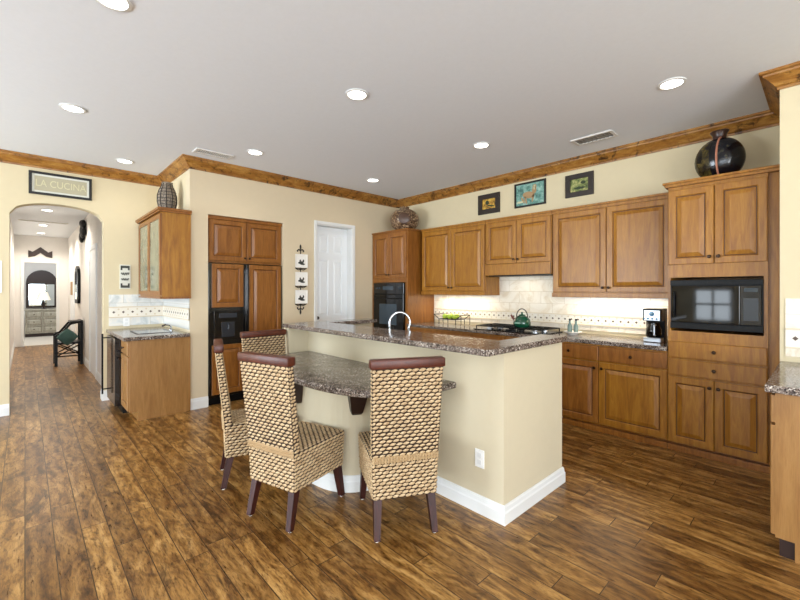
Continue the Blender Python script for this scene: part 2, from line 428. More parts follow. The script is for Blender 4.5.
# hallway
HX0, HX1, HY = -.20, .84, 13.8
EX0, EX1, EZ = -.02, .60, 2.12
m = MB(); m.box(HX0-.12, HX0, YA+.15, HY, 0, 2.8); struct(m.build('wall_hall_left', HALLW, loc=(0, 0, 0)))
m = MB(); m.box(HX1, HX1+.12, YA+.15, HY, 0, 2.8); struct(m.build('wall_hall_right', HALLW, loc=(0, 0, 0)))
m = MB(); m.box(-1.2, EX0, HY, HY+.12, 0, 2.8); m.box(EX1, 2.2, HY, HY+.12, 0, 2.8); m.box(EX0, EX1, HY, HY+.12, EZ, 2.8)
struct(m.build('wall_hall_end', HALLW, loc=(0, 0, 0)))
m = MB(); m.box(-1.2, 2.2, 17.1, 17.2, 0, 2.8); m.box(-1.3, -1.2, 13.9, 17.2, 0, 2.8); m.box(2.2, 2.3, 13.9, 17.2, 0, 2.8)
struct(m.build('wall_bedroom', HALLW, loc=(0, 0, 0)))
m = MB(); t = .06
m.box(EX0-t, EX0, HY-.02, HY, 0, EZ+t); m.box(EX1, EX1+t, HY-.02, HY, 0, EZ+t); m.box(EX0, EX1, HY-.02, HY, EZ, EZ+t)
struct(m.build('trim_hall_door', WHITE))
# side doors in the hallway's right wall (white casings)
m = MB()
for y in (7.95, 11.9):
    m.box(HX1-.02, HX1, y, y+.07, 0, 2.1); m.box(HX1-.02, HX1, y+.85, y+.92, 0, 2.1); m.box(HX1-.02, HX1, y, y+.92, 2.1, 2.17)
    m.box(HX1-.008, HX1, y+.07, y+.85, 0, 2.1)
struct(m.build('door_2', WHITEW))

# baseboards
def base_run(name, pts, h=.13, t=.016, mat=WHITE):
    """pts: polyline, the room on the right of travel"""
    P2 = [Vector((p[0], p[1])) for p in pts]
    prof = [(0, 0), (t, 0), (t, h*.72), (t*.75, h*.80), (t*.55, h*.92), (t*.3, h), (0, h)]
    return sweep(name, P2, prof, mat)
def sweep(name, P2, prof, mat, parent=None):
    rings = []
    n = len(P2)
    for i, p in enumerate(P2):
        d0 = (P2[i]-P2[i-1]).normalized() if i > 0 else None
        d1 = (P2[i+1]-P2[i]).normalized() if i < n-1 else None
        nr = lambda d: Vector((d.y, -d.x))
        if d0 is None: off = nr(d1)
        elif d1 is None: off = nr(d0)
        else:
            a, b = nr(d0), nr(d1); s_ = a+b; off = s_/(1+a.dot(b))
        rings.append([(p.x+off.x*o, p.y+off.y*o, z) for (o, z) in prof])
    m = MB(); m.loft(rings); return m.build(name, mat, parent)
struct(base_run('baseboard_left', [(-4.5, YA), (AX0, YA)]))
struct(base_run('baseboard_left', [(AX1-.0, YA+.15), (AX1, YA), (.80, YA)]))
struct(base_run('baseboard_back', [(XB, YF), (FX0, YF)]))
struct(base_run('baseboard_back', [(FX1, YF), (DX0-.05, YF)]))
struct(base_run('baseboard_hall', [(HX0, YA+.15), (HX0, HY)]))
struct(base_run('baseboard_hall', [(HX1, 7.94), (HX1, YA+.15)]))
struct(base_run('baseboard_hall', [(HX1, 11.89), (HX1, 8.88)]))
cp = [(0, 2.855), (.012, 2.855), (.014, 2.872), (.026, 2.882), (.038, 2.90), (.072, 2.938), (.082, 2.945), (.086, 2.957), (.104, 2.962), (.104, H), (0, H)]
c = sweep('trim_crown', [Vector(p) for p in ((-4.5, YA), (XB, YA), (XB, YF), (XR, YF), (XR, YW), (XW, YW), (XW, -4.5))], cp, CROWN); struct(c)

# pantry door: casing and six-panel leaf
m = MB(); t = .045
m.box(DX0-t, DX0, YF-.018, YF, 0, DZ+t, .004); m.box(DX1, DX1+t, YF-.018, YF, 0, DZ+t, .004); m.box(DX0, DX1, YF-.018, YF, DZ, DZ+t, .004)
m.box(DX0, DX0+.012, YF, YF+.15, 0, DZ); m.box(DX1-.012, DX1, YF, YF+.15, 0, DZ); m.box(DX0, DX1, YF, YF+.15, DZ-.012, DZ)
struct(m.build('trim_pantry_door', WHITE))
m = MB(); dx0, dx1 = DX0+.014, DX1-.014; dy = YF+.15
m.box(dx0, dx1, dy-.012, dy+.02, .01, DZ-.014)
wd = dx1-dx0; st = .095; md = (dx0+dx1)/2
rows = [(.18, .86), (1.02, 1.88), (1.98, 2.27)]
ys = dy-.012; zs = [.01]+[z for r in rows for z in r]+[DZ-.014]
for a, b in ((dx0, dx0+st), (md-.04, md+.04), (dx1-st, dx1)): m.box(a, b, ys-.014, ys, .01, DZ-.014)
for k in range(0, len(zs), 2): m.box(dx0, dx1, ys-.0138, ys, zs[k], zs[k+1])
for (za, zb) in rows:
    for a, b in ((dx0+st, md-.04), (md+.04, dx1-st)):
        m.loft([[(u, ys-d, z) for (u, z) in ((a+i, za+i), (b-i, za+i), (b-i, zb-i), (a+i, zb-i))] for i, d in ((.02, 0), (.045, .010), (.05, .010))])
dr = struct(m.build('door_1', WHITEW))
k = MB(); k.lathe((dx0+.05, ys-.014, 1.0), [(.022, 0), (.022, -.006), (.01, -.012), (.01, -.03), (.026, -.04), (.024, -.06), (.001, -.066)], 14, 'y'); k.build('door_knob', BRONZE, dr, True)

# backsplashes
def splash(name, face, plane, u0, u1, z0, z1, mat, bz0, bz1):
    m = MB()
    def bx(u0, u1, d, z0, z1):
        if face == '-x': m.box(plane-d, plane, u0, u1, z0, z1)
        else: m.box(u0, u1, plane-d, plane, z0, z1)
    m.mi = 0; bx(u0, u1, .009, z0, z1)
    m.mi = 1; bx(u0, u1, .012, bz0, bz1)
    m.mi = 2; bx(u0, u1, .022, bz0-.012, bz0); bx(u0, u1, .022, bz1, bz1+.012)
    s = (bz1-bz0)*.5; zc = (bz0+bz1)/2; n = max(1, int((u1-u0)/(s*1.55))); st = (u1-u0)/n
    for i in range(n):
        uc = u0+st*(i+.5)
        m.mi = 3; r_ = s*.27
        m.prism([axis_pt(face, plane, uc+a, .0125, zc+b) for a, b in ((-r_, 0), (0, -r_), (r_, 0), (0, r_))], (-.002, 0, 0) if face == '-x' else (0, -.002, 0))
        m.mi = 2; 
        for sg in (-1, 1):
            ub = uc+st*.5; r2 = s*.22; zc2 = zc+sg*s*.62
            if ub < u1-.01: m.prism([axis_pt(face, plane, ub+a, .0125, zc2+b) for a, b in ((-r2, 0), (0, -r2), (r2, 0), (0, r2))], (-.002, 0, 0) if face == '-x' else (0, -.002, 0))
    return m.build(name, [mat, BAND, BANDE, INSET])
struct(splash('trim_backsplash_right', '-x', XR, .97, 4.31, .95, 1.62, TILEY, 1.02, 1.12))
struct(splash('trim_backsplash_bar', '-y', YA, .79, XB-.01, .95, 1.36, TILEX, 1.07, 1.19))
struct(splash('trim_backsplash_bar_side', '-x', XB, YF, YA-.01, .95, 1.36, TILEX, 1.07, 1.19))
struct(splash('trim_backsplash_return', '-x', XW, -.9, .20, .95, 1.36, TILEY, 1.02, 1.14))

# ------------------------------------------------------------------ kitchen cabinets, right wall
FX = 4.20      # face plane of deep units
UX = 4.46      # face plane of wall units
gap = .002
# tall microwave cabinet
tc_ = empty('tall_cabinet', (4.5, .64, 0), 'tall honey-brown cabinet around the microwave at the right end of the run', 'cabinet')
m = MB(); y0, y1 = .31, .97
m.box(FX, XR-gap, y0, y1, .075, 1.06); m.box(FX, XR-gap, y0, y1, 1.53, 2.33); m.box(FX, XR-gap, y0, y0+.025, 1.06, 1.53); m.box(FX, XR-gap, y1-.02, y1, 1.06, 1.53); m.box(XR-.08, XR-gap, y0+.03, y1-.03, 1.06, 1.53)
m.box(FX+.03, XR-gap, YW+gap, y0, 0, 2.33)
m.build('body', CAB, tc_)
m = MB(); m.box(FX-.03, XR-gap, YW+gap, y1+.02, 2.33, 2.352); m.box(FX-.045, XR-gap, YW+gap, y1+.035, 2.352, 2.372, .004); m.build('crown_moulding', CAB, tc_)
m = MB(); m.box(FX-.012, FX+.3, YW+gap, y1, 0, .055, .004); m.box(FX+.03, FX+.3, y0, y1, .055, .075); m.build('toe_board', CABW, tc_)
ym = (y0+y1)/2
door('door', tc_, '-x', FX, y0, ym, 1.64, 2.30, knob=(ym-.03, 1.70)); door('door', tc_, '-x', FX, ym, y1, 1.64, 2.30, knob=(ym+.03, 1.70))
door('door', tc_, '-x', FX, y0, ym, .075, .662, knob=(ym-.03, .60)); door('door', tc_, '-x', FX, ym, y1, .075, .662, knob=(ym+.03, .60))
door('drawer', tc_, '-x', FX, y0, y1, .672, .818, raised=False, knob=(ym, .745)); door('drawer', tc_, '-x', FX, y0, y1, .826, .972, raised=False, knob=(ym, .90))
# microwave
mw = empty('microwave_oven', (4.4, .64, 1.07), 'black built-in microwave with a reflective window in the tall cabinet', 'microwave')
my0, my1, mz0, mz1 = .336, .950, 1.085, 1.505
m = MB(); m.box(FX-.008, FX+.45, my0, my1, mz0, mz1); m.build('body', BLACKM, mw)
for za, zb in ((mz1-.045, mz1), (mz0, mz0+.05)):
    m = MB(); m.box(FX-.022, FX-.008, my0, my1, za, zb, .003)
    for k in range(4): yy = my0+.06+k*.145; m.box(FX-.025, FX-.021, yy, yy+.05, za+.012, zb-.012)
    m.build('vent_strip', BLACKM, mw)
dd = MB(); dd.box(FX-.03, FX-.008, my0+.14, my1-.01, mz0+.055, mz1-.05, .003); dd = dd.build('door', BLACKG, mw)
m = MB(); m.box(FX-.032, FX-.030, my0+.21, my1-.07, mz0+.11, mz1-.095); m.build('window', plain('mw_window', '0c1011', .04), dd)
m = MB(); m.tube([(FX-.035, my1-.035, mz0+.10), (FX-.055, my1-.035, mz0+.14), (FX-.055, my1-.035, mz1-.14), (FX-.035, my1-.035, mz1-.10)], .007); m.build('handle', BLACKM, dd, True)
cpn = MB(); cpn.box(FX-.028, FX-.008, my0+.01, my0+.137, mz0+.055, mz1-.05, .003); cpn = cpn.build('control_panel', BLACK, mw)
m = MB(); m.box(FX-.030, FX-.0275, my0+.03, my0+.115, mz1-.10, mz1-.07); m.build('display', plain('display_dark', '1c2b33', .2), cpn); m = MB(); m.box(FX-.029, FX-.0275, my0+.028, my0+.117, mz0+.09, mz0+.27)
for r_ in range(5):
    for c_ in range(3): m.box(FX-.030, FX-.0275, my0+.033+c_*.03, my0+.053+c_*.03, mz0+.10+r_*.036, mz0+.118+r_*.036)
m.build('keypad', plain('keypad_grey', '1d2125', .3), cpn)

# base cabinets along right wall
def base_cab(y0, y1, label, doors=2, drawers=2):
    t_ = empty('base_cabinet', (4.5, (y0+y1)/2, 0), label, 'cabinet', 'base cabinets under the right wall worktop')
    m = MB(); m.box(FX, XR-gap, y0, y1, .075, .872); m.build('body', CAB, t_)
    m = MB(); m.box(FX-.012, FX+.3, y0, y1, 0, .055, .004); m.box(FX+.03, FX+.3, y0, y1, .055, .075); m.build('toe_board', CABW, t_)
    ym = (y0+y1)/2; w_ = (y1-y0)/doors
    for k in range(doors):
        a, b = y0+k*w_, y0+(k+1)*w_
        kn = b-.035 if k == 0 else a+.035
        door('door', t_, '-x', FX, a, b, .085, .70, knob=(kn, .64), mat=CABW if k == 1 else CAB)
    w_ = (y1-y0)/drawers
    for k in range(drawers):
        a, b = y0+k*w_, y0+(k+1)*w_
        door('drawer', t_, '-x', FX, a, b, .71, .86, raised=False, knob=((a+b)/2, .785), mat=CABW)
    return t_
base_cab(.972, 2.15, 'honey-brown base cabinet below the coffee maker, two doors and two drawers')
base_cab(2.155, 3.15, 'honey-brown base cabinet below the gas cooktop')
base_cab(3.155, 4.305, 'honey-brown base cabinet below the fruit rack')
m = MB(); m.box(FX-.035, XR-.012, .974, 4.305, .874, .914, .006)
tag(m.build('worktop', GRAN), 'long brown granite worktop along the right wall under the cooktop', 'countertop')

# wall units
def wall_cab(y0, y1, z0, z1, label, apron=.05, knobs=True, hood=False):
    t_ = empty('wall_cabinet', (4.63, (y0+y1)/2, z0), label, 'cabinet', 'wall cabinets over the right wall worktop')
    m = MB(); m.box(UX, XR-gap, y0+.002, y1-.002, z0+(.14 if hood else 0), z1-.04); m.build('body', CAB, t_)
    m = MB(); m.box(UX-.012, XR-gap, y0, y1, z1-.05, z1-.022); m.box(UX-.028, XR-gap, y0, y1, z1-.022, z1, .003); m.build('crown_moulding', CAB, t_)
    if hood:
        m = MB(); m.box(UX-.02, XR-gap, y0, y1, z0, z0+.138, .003); h_ = m.build('hood_panel', CAB, t_)
        m = MB(); m.box(UX-.0215, UX-.0195, y0+.004, y0+.012, z0+.008, z0+.13); m.box(UX+.02, XR-.03, y0+.03, y1-.03, z0-.012, z0+.004); m.build('hood_filter', BLACKM, h_)
        zb = z0+.142
    else:
        m = MB(); m.box(UX-.022, XR-gap, y0, y1, z0-.005, z0+.045, .004); m.build('light_rail', CAB, t_); zb = z0+.05
    ym = (y0+y1)/2
    door('door', t_, '-x', UX, y0+.01, ym, zb, z1-.055, knob=(ym-.03, zb+.05)); door('door', t_, '-x', UX, ym, y1-.01, zb, z1-.055, knob=(ym+.03, zb+.05))
    return t_
wall_cab(.992, 2.17, 1.345, 2.345, 'two-door honey wall cabinet over the coffee maker')
wall_cab(2.175, 3.09, 1.61, 2.345, 'short two-door wall cabinet with the range hood over the cooktop', hood=True)
wall_cab(3.095, 4.26, 1.355, 2.345, 'two-door wall cabinet between the oven tower and the hood')
area('undercabinet_lamp', (4.62, 1.55, 1.335), (0, 0, 0), .08, .9, 4.5, (1, .88, .68))
area('undercabinet_lamp', (4.62, 3.7, 1.335), (0, 0, 0), .08, .9, 4.5, (1, .88, .68))
area('hood_lamp', (4.6, 2.62, 1.585), (0, 0, 0), .1, .3, .6, (1, .88, .7))

# oven tower
ot = empty('oven_cabinet', (4.5, 4.72, 0), 'tall honey-brown cabinet around the wall oven in the far corner', 'cabinet')
y0, y1 = 4.31, 5.145
m = MB(); m.box(FX, XR-gap, y0, y1, 0, .72); m.box(FX, XR-gap, y0, y1, 1.54, 2.33); m.box(FX, XR-gap, y0, y0+.05, .72, 1.54); m.box(FX, XR-gap, y1-.05, y1, .72, 1.54); m.box(XR-.1, XR-gap, y0+.05, y1-.05, .72, 1.54)
m.build('body', CABW, ot)
m = MB(); m.box(FX-.02, XR-gap, y0-.02, y1, 2.33, 2.352, .003); m.build('crown_moulding', CABW, ot)
ym = (y0+y1)/2
door('door', ot, '-x', FX, y0+.02, ym, 1.60, 2.30, knob=(ym-.03, 1.66), mat=CABW); door('door', ot, '-x', FX, ym, y1-.03, 1.60, 2.30, knob=(ym+.03, 1.66), mat=CABW)
ov = empty('built_in_oven', (4.4, 4.72, .73), 'black wall oven in the corner tower cabinet', 'oven')
m = MB(); m.box(FX-.01, FX+.5, 4.37, 5.08, .73, 1.53); m.build('body', BLACKM, ov)
m = MB(); m.box(FX-.03, FX-.01, 4.37, 5.08, 1.36, 1.53, .004); cp_ = m.build('control_panel', BLACK, ov)
m = MB(); m.box(FX-.032, FX-.0295, 4.6, 4.85, 1.42, 1.48)
for k in range(4): m.lathe((FX-.03, 4.42+k*.04 if k < 2 else 4.92+(k-2)*.06, 1.45), [(.016, 0), (.013, -.012), (.001, -.013)], 12, 'x')
m.build('dial', OVWIN, cp_)
m = MB(); m.box(FX-.035, FX-.01, 4.37, 5.08, .75, 1.35, .004); od = m.build('door', BLACKG, ov)
m = MB(); m.box(FX-.037, FX-.035, 4.52, 4.93, .88, 1.20); m.build('window', OVWIN, od)
m = MB(); m.tube([(FX-.035, 4.44, 1.29), (FX-.07, 4.44, 1.29), (FX-.07, 5.01, 1.29), (FX-.035, 5.01, 1.29)], .009); m.build('handle', BLACKM, od, True)

# fridge with wooden panels inside the alcove
fr = empty('refrigerator', ((FX0+FX1)/2, YF+.4, 0), 'built-in refrigerator with wood door panels and black trim in the back wall alcove', 'refrigerator')
ff = YF+.05
m = MB(); m.box(FX0+.01, FX1-.01, ff, YF+.8, .0, 1.755); m.build('body', BLACKM, fr)
m = MB(); m.box(FX0+.012, 2.095, ff-.03, ff, .09, 1.755, .004); fl = m.build('freezer_door', BLACK, fr)
m = MB(); m.box(2.102, FX1-.012, ff-.03, ff, .09, 1.755, .004); rd = m.build('fridge_door', BLACK, fr)
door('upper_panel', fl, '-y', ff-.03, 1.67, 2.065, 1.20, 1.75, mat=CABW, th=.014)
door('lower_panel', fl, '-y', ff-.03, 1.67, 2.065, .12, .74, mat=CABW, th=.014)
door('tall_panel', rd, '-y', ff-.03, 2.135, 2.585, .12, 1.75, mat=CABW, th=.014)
m = MB(); a0, a1 = 1.70, 2.04; m.box(a0, a1, ff-.037, ff-.03, .80, 1.16, .003); dp = m.build('dispenser', BLACK, fl)
m = MB(); m.box(a0+.09, a1-.09, ff-.04, ff-.037, .83, 1.02, .003); m.box(a0+.06, a1-.06, ff-.041, ff-.037, 1.07, 1.13, .003); m.tube([(1.87, ff-.04, 1.0), (1.87, ff-.06, .98), (1.87, ff-.06, .93)], .012); m.build('dispenser_nozzle', plain('dispenser_grey', '2b2f36', .25), dp)
for x, p_ in ((2.083, fl), (2.114, rd)):
    m = MB(); m.box(x-.008, x+.008, ff-.06, ff-.046, .45, 1.70, .003); m.box(x-.006, x+.006, ff-.047, ff-.03, .48, .51); m.box(x-.006, x+.006, ff-.047, ff-.03, 1.64, 1.67); m.build('handle', BLACK, p_)
m = MB(); m.box(FX0+.012, FX1-.012, ff-.01, ff, 0, .085); m.build('kick_grille', BLACKM, fr)
fc = empty('overhead_cabinet', ((FX0+FX1)/2, YF+.4, 1.77), 'two-door dark honey cabinet above the refrigerator', 'cabinet')
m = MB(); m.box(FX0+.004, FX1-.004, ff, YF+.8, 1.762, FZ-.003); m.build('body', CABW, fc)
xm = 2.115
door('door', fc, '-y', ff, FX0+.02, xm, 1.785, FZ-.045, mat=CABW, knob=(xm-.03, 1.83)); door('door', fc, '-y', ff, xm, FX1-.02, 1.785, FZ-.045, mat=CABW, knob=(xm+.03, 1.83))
m = MB(); m.box(FX0+.004, FX1-.004, ff-.025, ff-.001, FZ-.045, FZ-.003, .003); m.build('crown_moulding', CABW, fc)

# ------------------------------------------------------------------ wet bar
bx0, bx1, by0 = .82, XB-gap, YF-.04
bc = empty('bar_cabinet', (1.1, 5.4, 0), 'honey-brown wet bar base cabinet with plain end panel', 'cabinet')
m = MB(); m.box(bx0, bx1, by0, by0+.42, .10, .872); m.box(bx0+.075, bx1, by0+.0, by0+.42, 0, .10); m.build('body', CABP, bc)
door('door', bc, '-x', bx0, by0+.01, by0+.41, .11, .70, knob=(by0+.37, .64), mat=CABP); door('drawer', bc, '-x', bx0, by0+.01, by0+.41, .71, .86, raised=False, knob=(by0+.21, .785), mat=CABP)
bf = empty('wine_cooler', (1.1, 5.9, 0), 'black undercounter wine cooler with long bar handle beside the wet bar cabinet', 'refrigerator')
fy0, fy1 = by0+.425, by0+1.03
m = MB(); m.box(bx0, bx1, fy0, fy1, 0, .868); m.build('body', BLACKM, bf)
m = MB(); m.box(bx0-.075, bx0, fy0+.005, fy1-.005, .09, .862, .004); bd = m.build('door', BLACK, bf)
m = MB(); m.tube([(bx0-.075, fy0+.56, .83), (bx0-.125, fy0+.56, .83)], .007); m.tube([(bx0-.075, fy0+.56, .20), (bx0-.125, fy0+.56, .20)], .007); m.tube([(bx0-.125, fy0+.56, .88), (bx0-.125, fy0+.56, .14)], .010); m.build('handle', BLACKM, bd, True)
m = MB(); m.box(bx0, bx1, fy1+.002, YA-gap, 0, .872); tag(m.build('bar_filler_panel', CABP), 'narrow filler panel between wine cooler and arch wall', 'panel')
m = MB(); m.box(bx0-.06, XB-.011, by0-.025, YA-.012, .874, .914, .006); tag(m.build('bar_countertop', GRAN), 'dark granite countertop of the wet bar beside the arch', 'countertop')
sk = empty('bar_sink', (1.12, 5.6, .914), 'small dark bar sink set in the wet bar countertop', 'sink')
m = MB(); m.box(.93, 1.30, 5.38, 5.80, .9145, .917, .001); m.build('rim', BLACKM, sk)
m = MB(); m.box(.95, 1.28, 5.40, 5.78, .917, .9175); m.build('basin', BLACK, sk)
ft = MB(); ft.tube([(1.33, 5.6, .914), (1.33, 5.6, .965), (1.31, 5.6, .985), (1.27, 5.6, .99), (1.23, 5.6, .975)], .010); ft.lathe((1.33, 5.6, .9145), [(.022, 0), (.022, .01), (.012, .02)], 12)
tag(ft.build('bar_faucet', CHROME, smooth=True), 'small chrome faucet at the wet bar sink', 'faucet')
# glass-door upper
bu = empty('glass_cabinet', (1.28, 5.7, 1.34), 'wall cabinet with glass doors above the wet bar', 'cabinet')
uy0, uy1, ux = YF-.055, 6.25, 1.12
m = MB(); m.box(ux, bx1, uy0, uy0+.02, 1.345, 2.30); m.box(ux, bx1, uy1-.02, uy1, 1.345, 2.30); m.box(ux, bx1, uy0+.02, uy1-.02, 1.345, 1.39); m.box(ux, bx1, uy0+.02, uy1-.02, 2.28, 2.30); m.box(bx1-.02, bx1, uy0+.02, uy1-.02, 1.39, 2.28)
m.box(ux+.02, bx1-.02, uy0+.02, uy1-.02, 1.67, 1.685); m.box(ux+.02, bx1-.02, uy0+.02, uy1-.02, 1.97, 1.985); m.build('body', CAB, bu)
m = MB(); m.box(ux-.035, bx1, uy0-.03, uy1+.03, 2.30, 2.318); m.box(ux-.05, bx1, uy0-.045, uy1+.045, 2.318, 2.345, .004); m.build('crown_moulding', CABW, bu)
m = MB(); m.box(ux-.02, bx1, uy0-.01, uy1, 1.32, 1.345, .003); m.build('light_rail', CABW, bu)
for a, b in ((uy0+.005, (uy0+uy1)/2), ((uy0+uy1)/2, uy1-.005)):
    m = MB(); f_ = .05
    m.box(ux-.02, ux-.001, a, a+f_, 1.36, 2.28); m.box(ux-.02, ux-.001, b-f_, b, 1.36, 2.28); m.box(ux-.02, ux-.001, a+f_, b-f_, 1.36, 1.36+f_); m.box(ux-.02, ux-.001, a+f_, b-f_, 2.28-f_, 2.28)
    d_ = m.build('door', CABW, bu)
    m = MB(); m.box(ux-.012, ux-.008, a+f_, b-f_, 1.41, 2.23); m.build('pane', CABGLASS, d_)

# ------------------------------------------------------------------ right-hand peninsula cabinet
pc = empty('peninsula_cabinet', (3.4, -.2, 0), 'honey-brown base cabinet end cut by the right edge of the photo', 'cabinet')
px0 = 2.925; py1 = .188
m = MB(); m.box(px0, XW-gap, -.62, py1, .10, .872); m.box(px0, XW-gap, -.62, py1-.075, 0, .10); m.build('body', CABP, pc)
m = MB(); m.box(px0+.02, XW-gap, py1-.08, py1-.074, 0, .10); m.box(px0+.02, px0+.04, py1-.074, py1-.015, 0, .10); m.build('toe_board', DARKW, pc)  # toe board; dark crosspiece added so the notch reads as in shade
door('door', pc, '+y', py1, px0, px0+.45, .11, .70, mat=CABP); door('drawer', pc, '+y', py1, px0, px0+.45, .71, .86, raised=False, mat=CABP)
door('door', pc, '+y', py1, px0+.45, XW-.02, .11, .70, mat=CABP); door('drawer', pc, '+y', py1, px0+.45, XW-.02, .71, .86, raised=False, mat=CABP)
m = MB(); m.box(px0-.035, XW-.012, -.66, .228, .874, .914, .006); tag(m.build('peninsula_countertop', GRAN), 'granite countertop end at the right edge of the photo', 'countertop')

# ------------------------------------------------------------------ island
isl = empty('kitchen_island', (2.5, 2.6, 0), 'cream plastered kitchen island with white baseboard', 'island')
IX, IY0, IY1, IXE = 2.12, 1.34, 3.74, 2.90; BT = 1.085; BU = 1.047
m = MB(); m.box(IX, IX+.13, IY0, IY1, 0, BU-.002); m.box(IX+.13, IXE, IY0, IY0+.13, 0, BU-.002); m.box(IX+.13, IXE+.02, IY1-.13, IY1, 0, BU-.002); m.box(IX-.215, IX, IY1-.10, IY1, 0, BU-.002)
m.build('half_wall', ISLW, isl)
cab_i = MB(); cab_i.box(IX+.132, IXE-.02, IY0+.132, IY1-.132, .08, .872); cab_i.build('cabinet_body', CAB, isl)
def isl_base(): 
    P2 = [Vector(p) for p in ((IX-.215, IY1), (IX-.215, IY1-.10), (IX, IY1-.10), (IX, IY0), (IXE, IY0), (IXE, IY0+.13))]
    # room lies to the right when walking from the far end towards the corner
    prof = [(0, 0), (.018, 0), (.018, .070), (.013, .080), (.011, .100), (.005, .112), (0, .112)]
    return sweep('baseboard', P2, prof, WHITE, isl)
isl_base()
for k in range(3):
    a = IY0+.15+k*.71; door('door', isl, '-x', IX+.0, a, a+.7, 0, 0, raised=False) if False else None
m = MB(); m.box(IX+.132, IXE+.02, IY0+.132, IY1-.132, .874, .912, .004); tag(m.build('sink_worktop', GRAN), 'lower granite worktop behind the raised bar of the island', 'countertop')
# raised bar top (U shaped)
m = MB()
sx = IX-.245; ex = 2.865
pts = [(sx+.02, IY0-.055), (sx, IY0-.035), (sx, IY1-.02), (sx+.02, IY1), (IXE+.05, IY1), (IXE+.05, IY1-.21), (IX+.19, IY1-.21), (IX+.19, IY0+.15), (ex, IY0+.15), (ex, IY0-.055)]
e = .006
def inset(pts, e): 
    out = []
    n = len(pts)
    ar = sum(pts[i][0]*pts[(i+1) % n][1]-pts[(i+1) % n][0]*pts[i][1] for i in range(n)); s_ = 1 if ar > 0 else -1
    for i in range(n):
        p0, p1, p2 = Vector(pts[i-1]), Vector(pts[i]), Vector(pts[(i+1) % n]); a = (p1-p0).normalized(); b = (p2-p1).normalized()
        na, nb = Vector((-a.y, a.x))*s_, Vector((-b.y, b.x))*s_; o_ = (na+nb)/(1+na.dot(nb)); out.append((p1.x+o_.x*e, p1.y+o_.y*e))
    return out
pi_ = inset(pts, e)
m.loft([[(x, y, BU) for x, y in pi_], [(x, y, BU+e) for x, y in pts], [(x, y, BT-e) for x, y in pts], [(x, y, BT) for x, y in pi_]])
tag(m.build('raised_bar_counter', GRAN), 'raised granite bar top running round the island', 'countertop')
# dining slab attached to island
m = MB(); tcx, tcy, ta, tb, tn = IX-.002, 2.665, .73, .96, 3.0
pts = []
for i in range(41):
    th = math.pi*i/40; c_, s_ = math.cos(th), math.sin(th)
    pts.append((tcx-ta*abs(s_)**(2/tn), tcy+tb*math.copysign(abs(c_)**(2/tn), c_)))
pts = [(min(x, tcx), y) for x, y in pts]
pts = [(x, min(y, IY1-.102) if x > IX-.23 else y) for x, y in pts]
TT, TU = .80, .757
def shrink(p, e): return [(tcx+(x-tcx)*(1-e/ta), tcy+(y-tcy)*(1-e/tb)) for x, y in p]
pin = shrink(pts, .010)
m.loft([[(x, y, TU) for x, y in pin], [(x, y, TU+.008) for x, y in shrink(pts, .002)], [(x, y, TU+.02) for x, y in pts], [(x, y, TT-.008) for x, y in shrink(pts, .001)], [(x, y, TT) for x, y in pin]])
ds = empty('dining_counter', (IX-.3, tcy, 0), 'lower rounded granite table top joined to the side of the island', 'table')
m.build('tabletop', GRAN, ds)
def half_oval(a, b, n, cy, k=28):
    out = []
    for i in range(k+1):
        th = math.pi*i/k; c_, s_ = math.cos(th), math.sin(th)
        out.append((tcx-a*abs(s_)**(2/n), cy+b*math.copysign(abs(c_)**(2/n), c_)))
    return out
po = half_oval(.565, .50, 3.0, 2.70)
m = MB(); m.loft([[(x, y, 0) for x, y in po], [(x, y, TU-.001) for x, y in po]]); m.build('pedestal', ISLW, ds)
m = MB(); rings = []
for o_, z in ((0, 0), (.018, 0), (.018, .070), (.013, .080), (.011, .100), (.005, .112), (0, .112)): rings.append([(x, y, z) for x, y in half_oval(.565+o_, .50+o_, 3.0, 2.70)])
rings = [list(t) for t in zip(*rings)]; m.loft(rings); m.build('baseboard', WHITE, ds)
for (x, y, nx, ny) in ((1.70, 2.265, -.45, -.89), (tcx-.565, 2.80, -1, 0), (1.70, 3.135, -.45, .89)):
    m = MB(); n_ = Vector((nx, ny, 0)).normalized(); t_ = Vector((-n_.y, n_.x, 0)); c0 = Vector((x, y, 0))-n_*.03
    m.loft([[c0+n_*a_+t_*b_+Vector((0, 0, z)) for a_, b_ in ((0, -w_), (dp_, -w_), (dp_, w_), (0, w_))] for z, w_, dp_ in ((.55, .030, .06), (.565, .040, .075), (.70, .062, .15), (TU-.001, .066, .16))])
    m.build('bracket', DARKW, ds)

def outlet(name, face, plane, u, z, label, w_=.07, h_=.115, n=2, group=None, cat='outlet'):
    t_ = MB()
    if face == '-x': t_.box(plane-.006, plane-.0005, u-w_/2, u+w_/2, z-h_/2, z+h_/2, .002); a = t_.build(name, PLAST)
    else: t_.box(u-w_/2, u+w_/2, plane-.006, plane-.0005, z-h_/2, z+h_/2, .002); a = t_.build(name, PLAST)
    tag(a, label, cat, group)
    for k in range(n):
        s_ = MB(); zz = z+(k-(n-1)/2)*.045; p = axis_pt(face, plane, u, .006, zz)
        if face == '-x': s_.box(p.x-.002, p.x+.0005, u-.016, u+.016, zz-.015, zz+.015, .001)
        else: s_.box(u-.016, u+.016, p.y-.002, p.y+.0005, zz-.015, zz+.015, .001)
        s_.build('socket', WHITE, a)
outlet('wall_outlet', '-x', IX, 1.515, .345, 'white power outlet low on the long cream side of the island')
outlet('wall_outlet', '-y', YA-.009, .98, 1.00, 'white outlet on the wet bar backsplash')
outlet('light_switch', '-y', YA, -.25, 1.57, 'white wall panel at the left edge beside the arch', .12, .36, 0, cat='control panel')

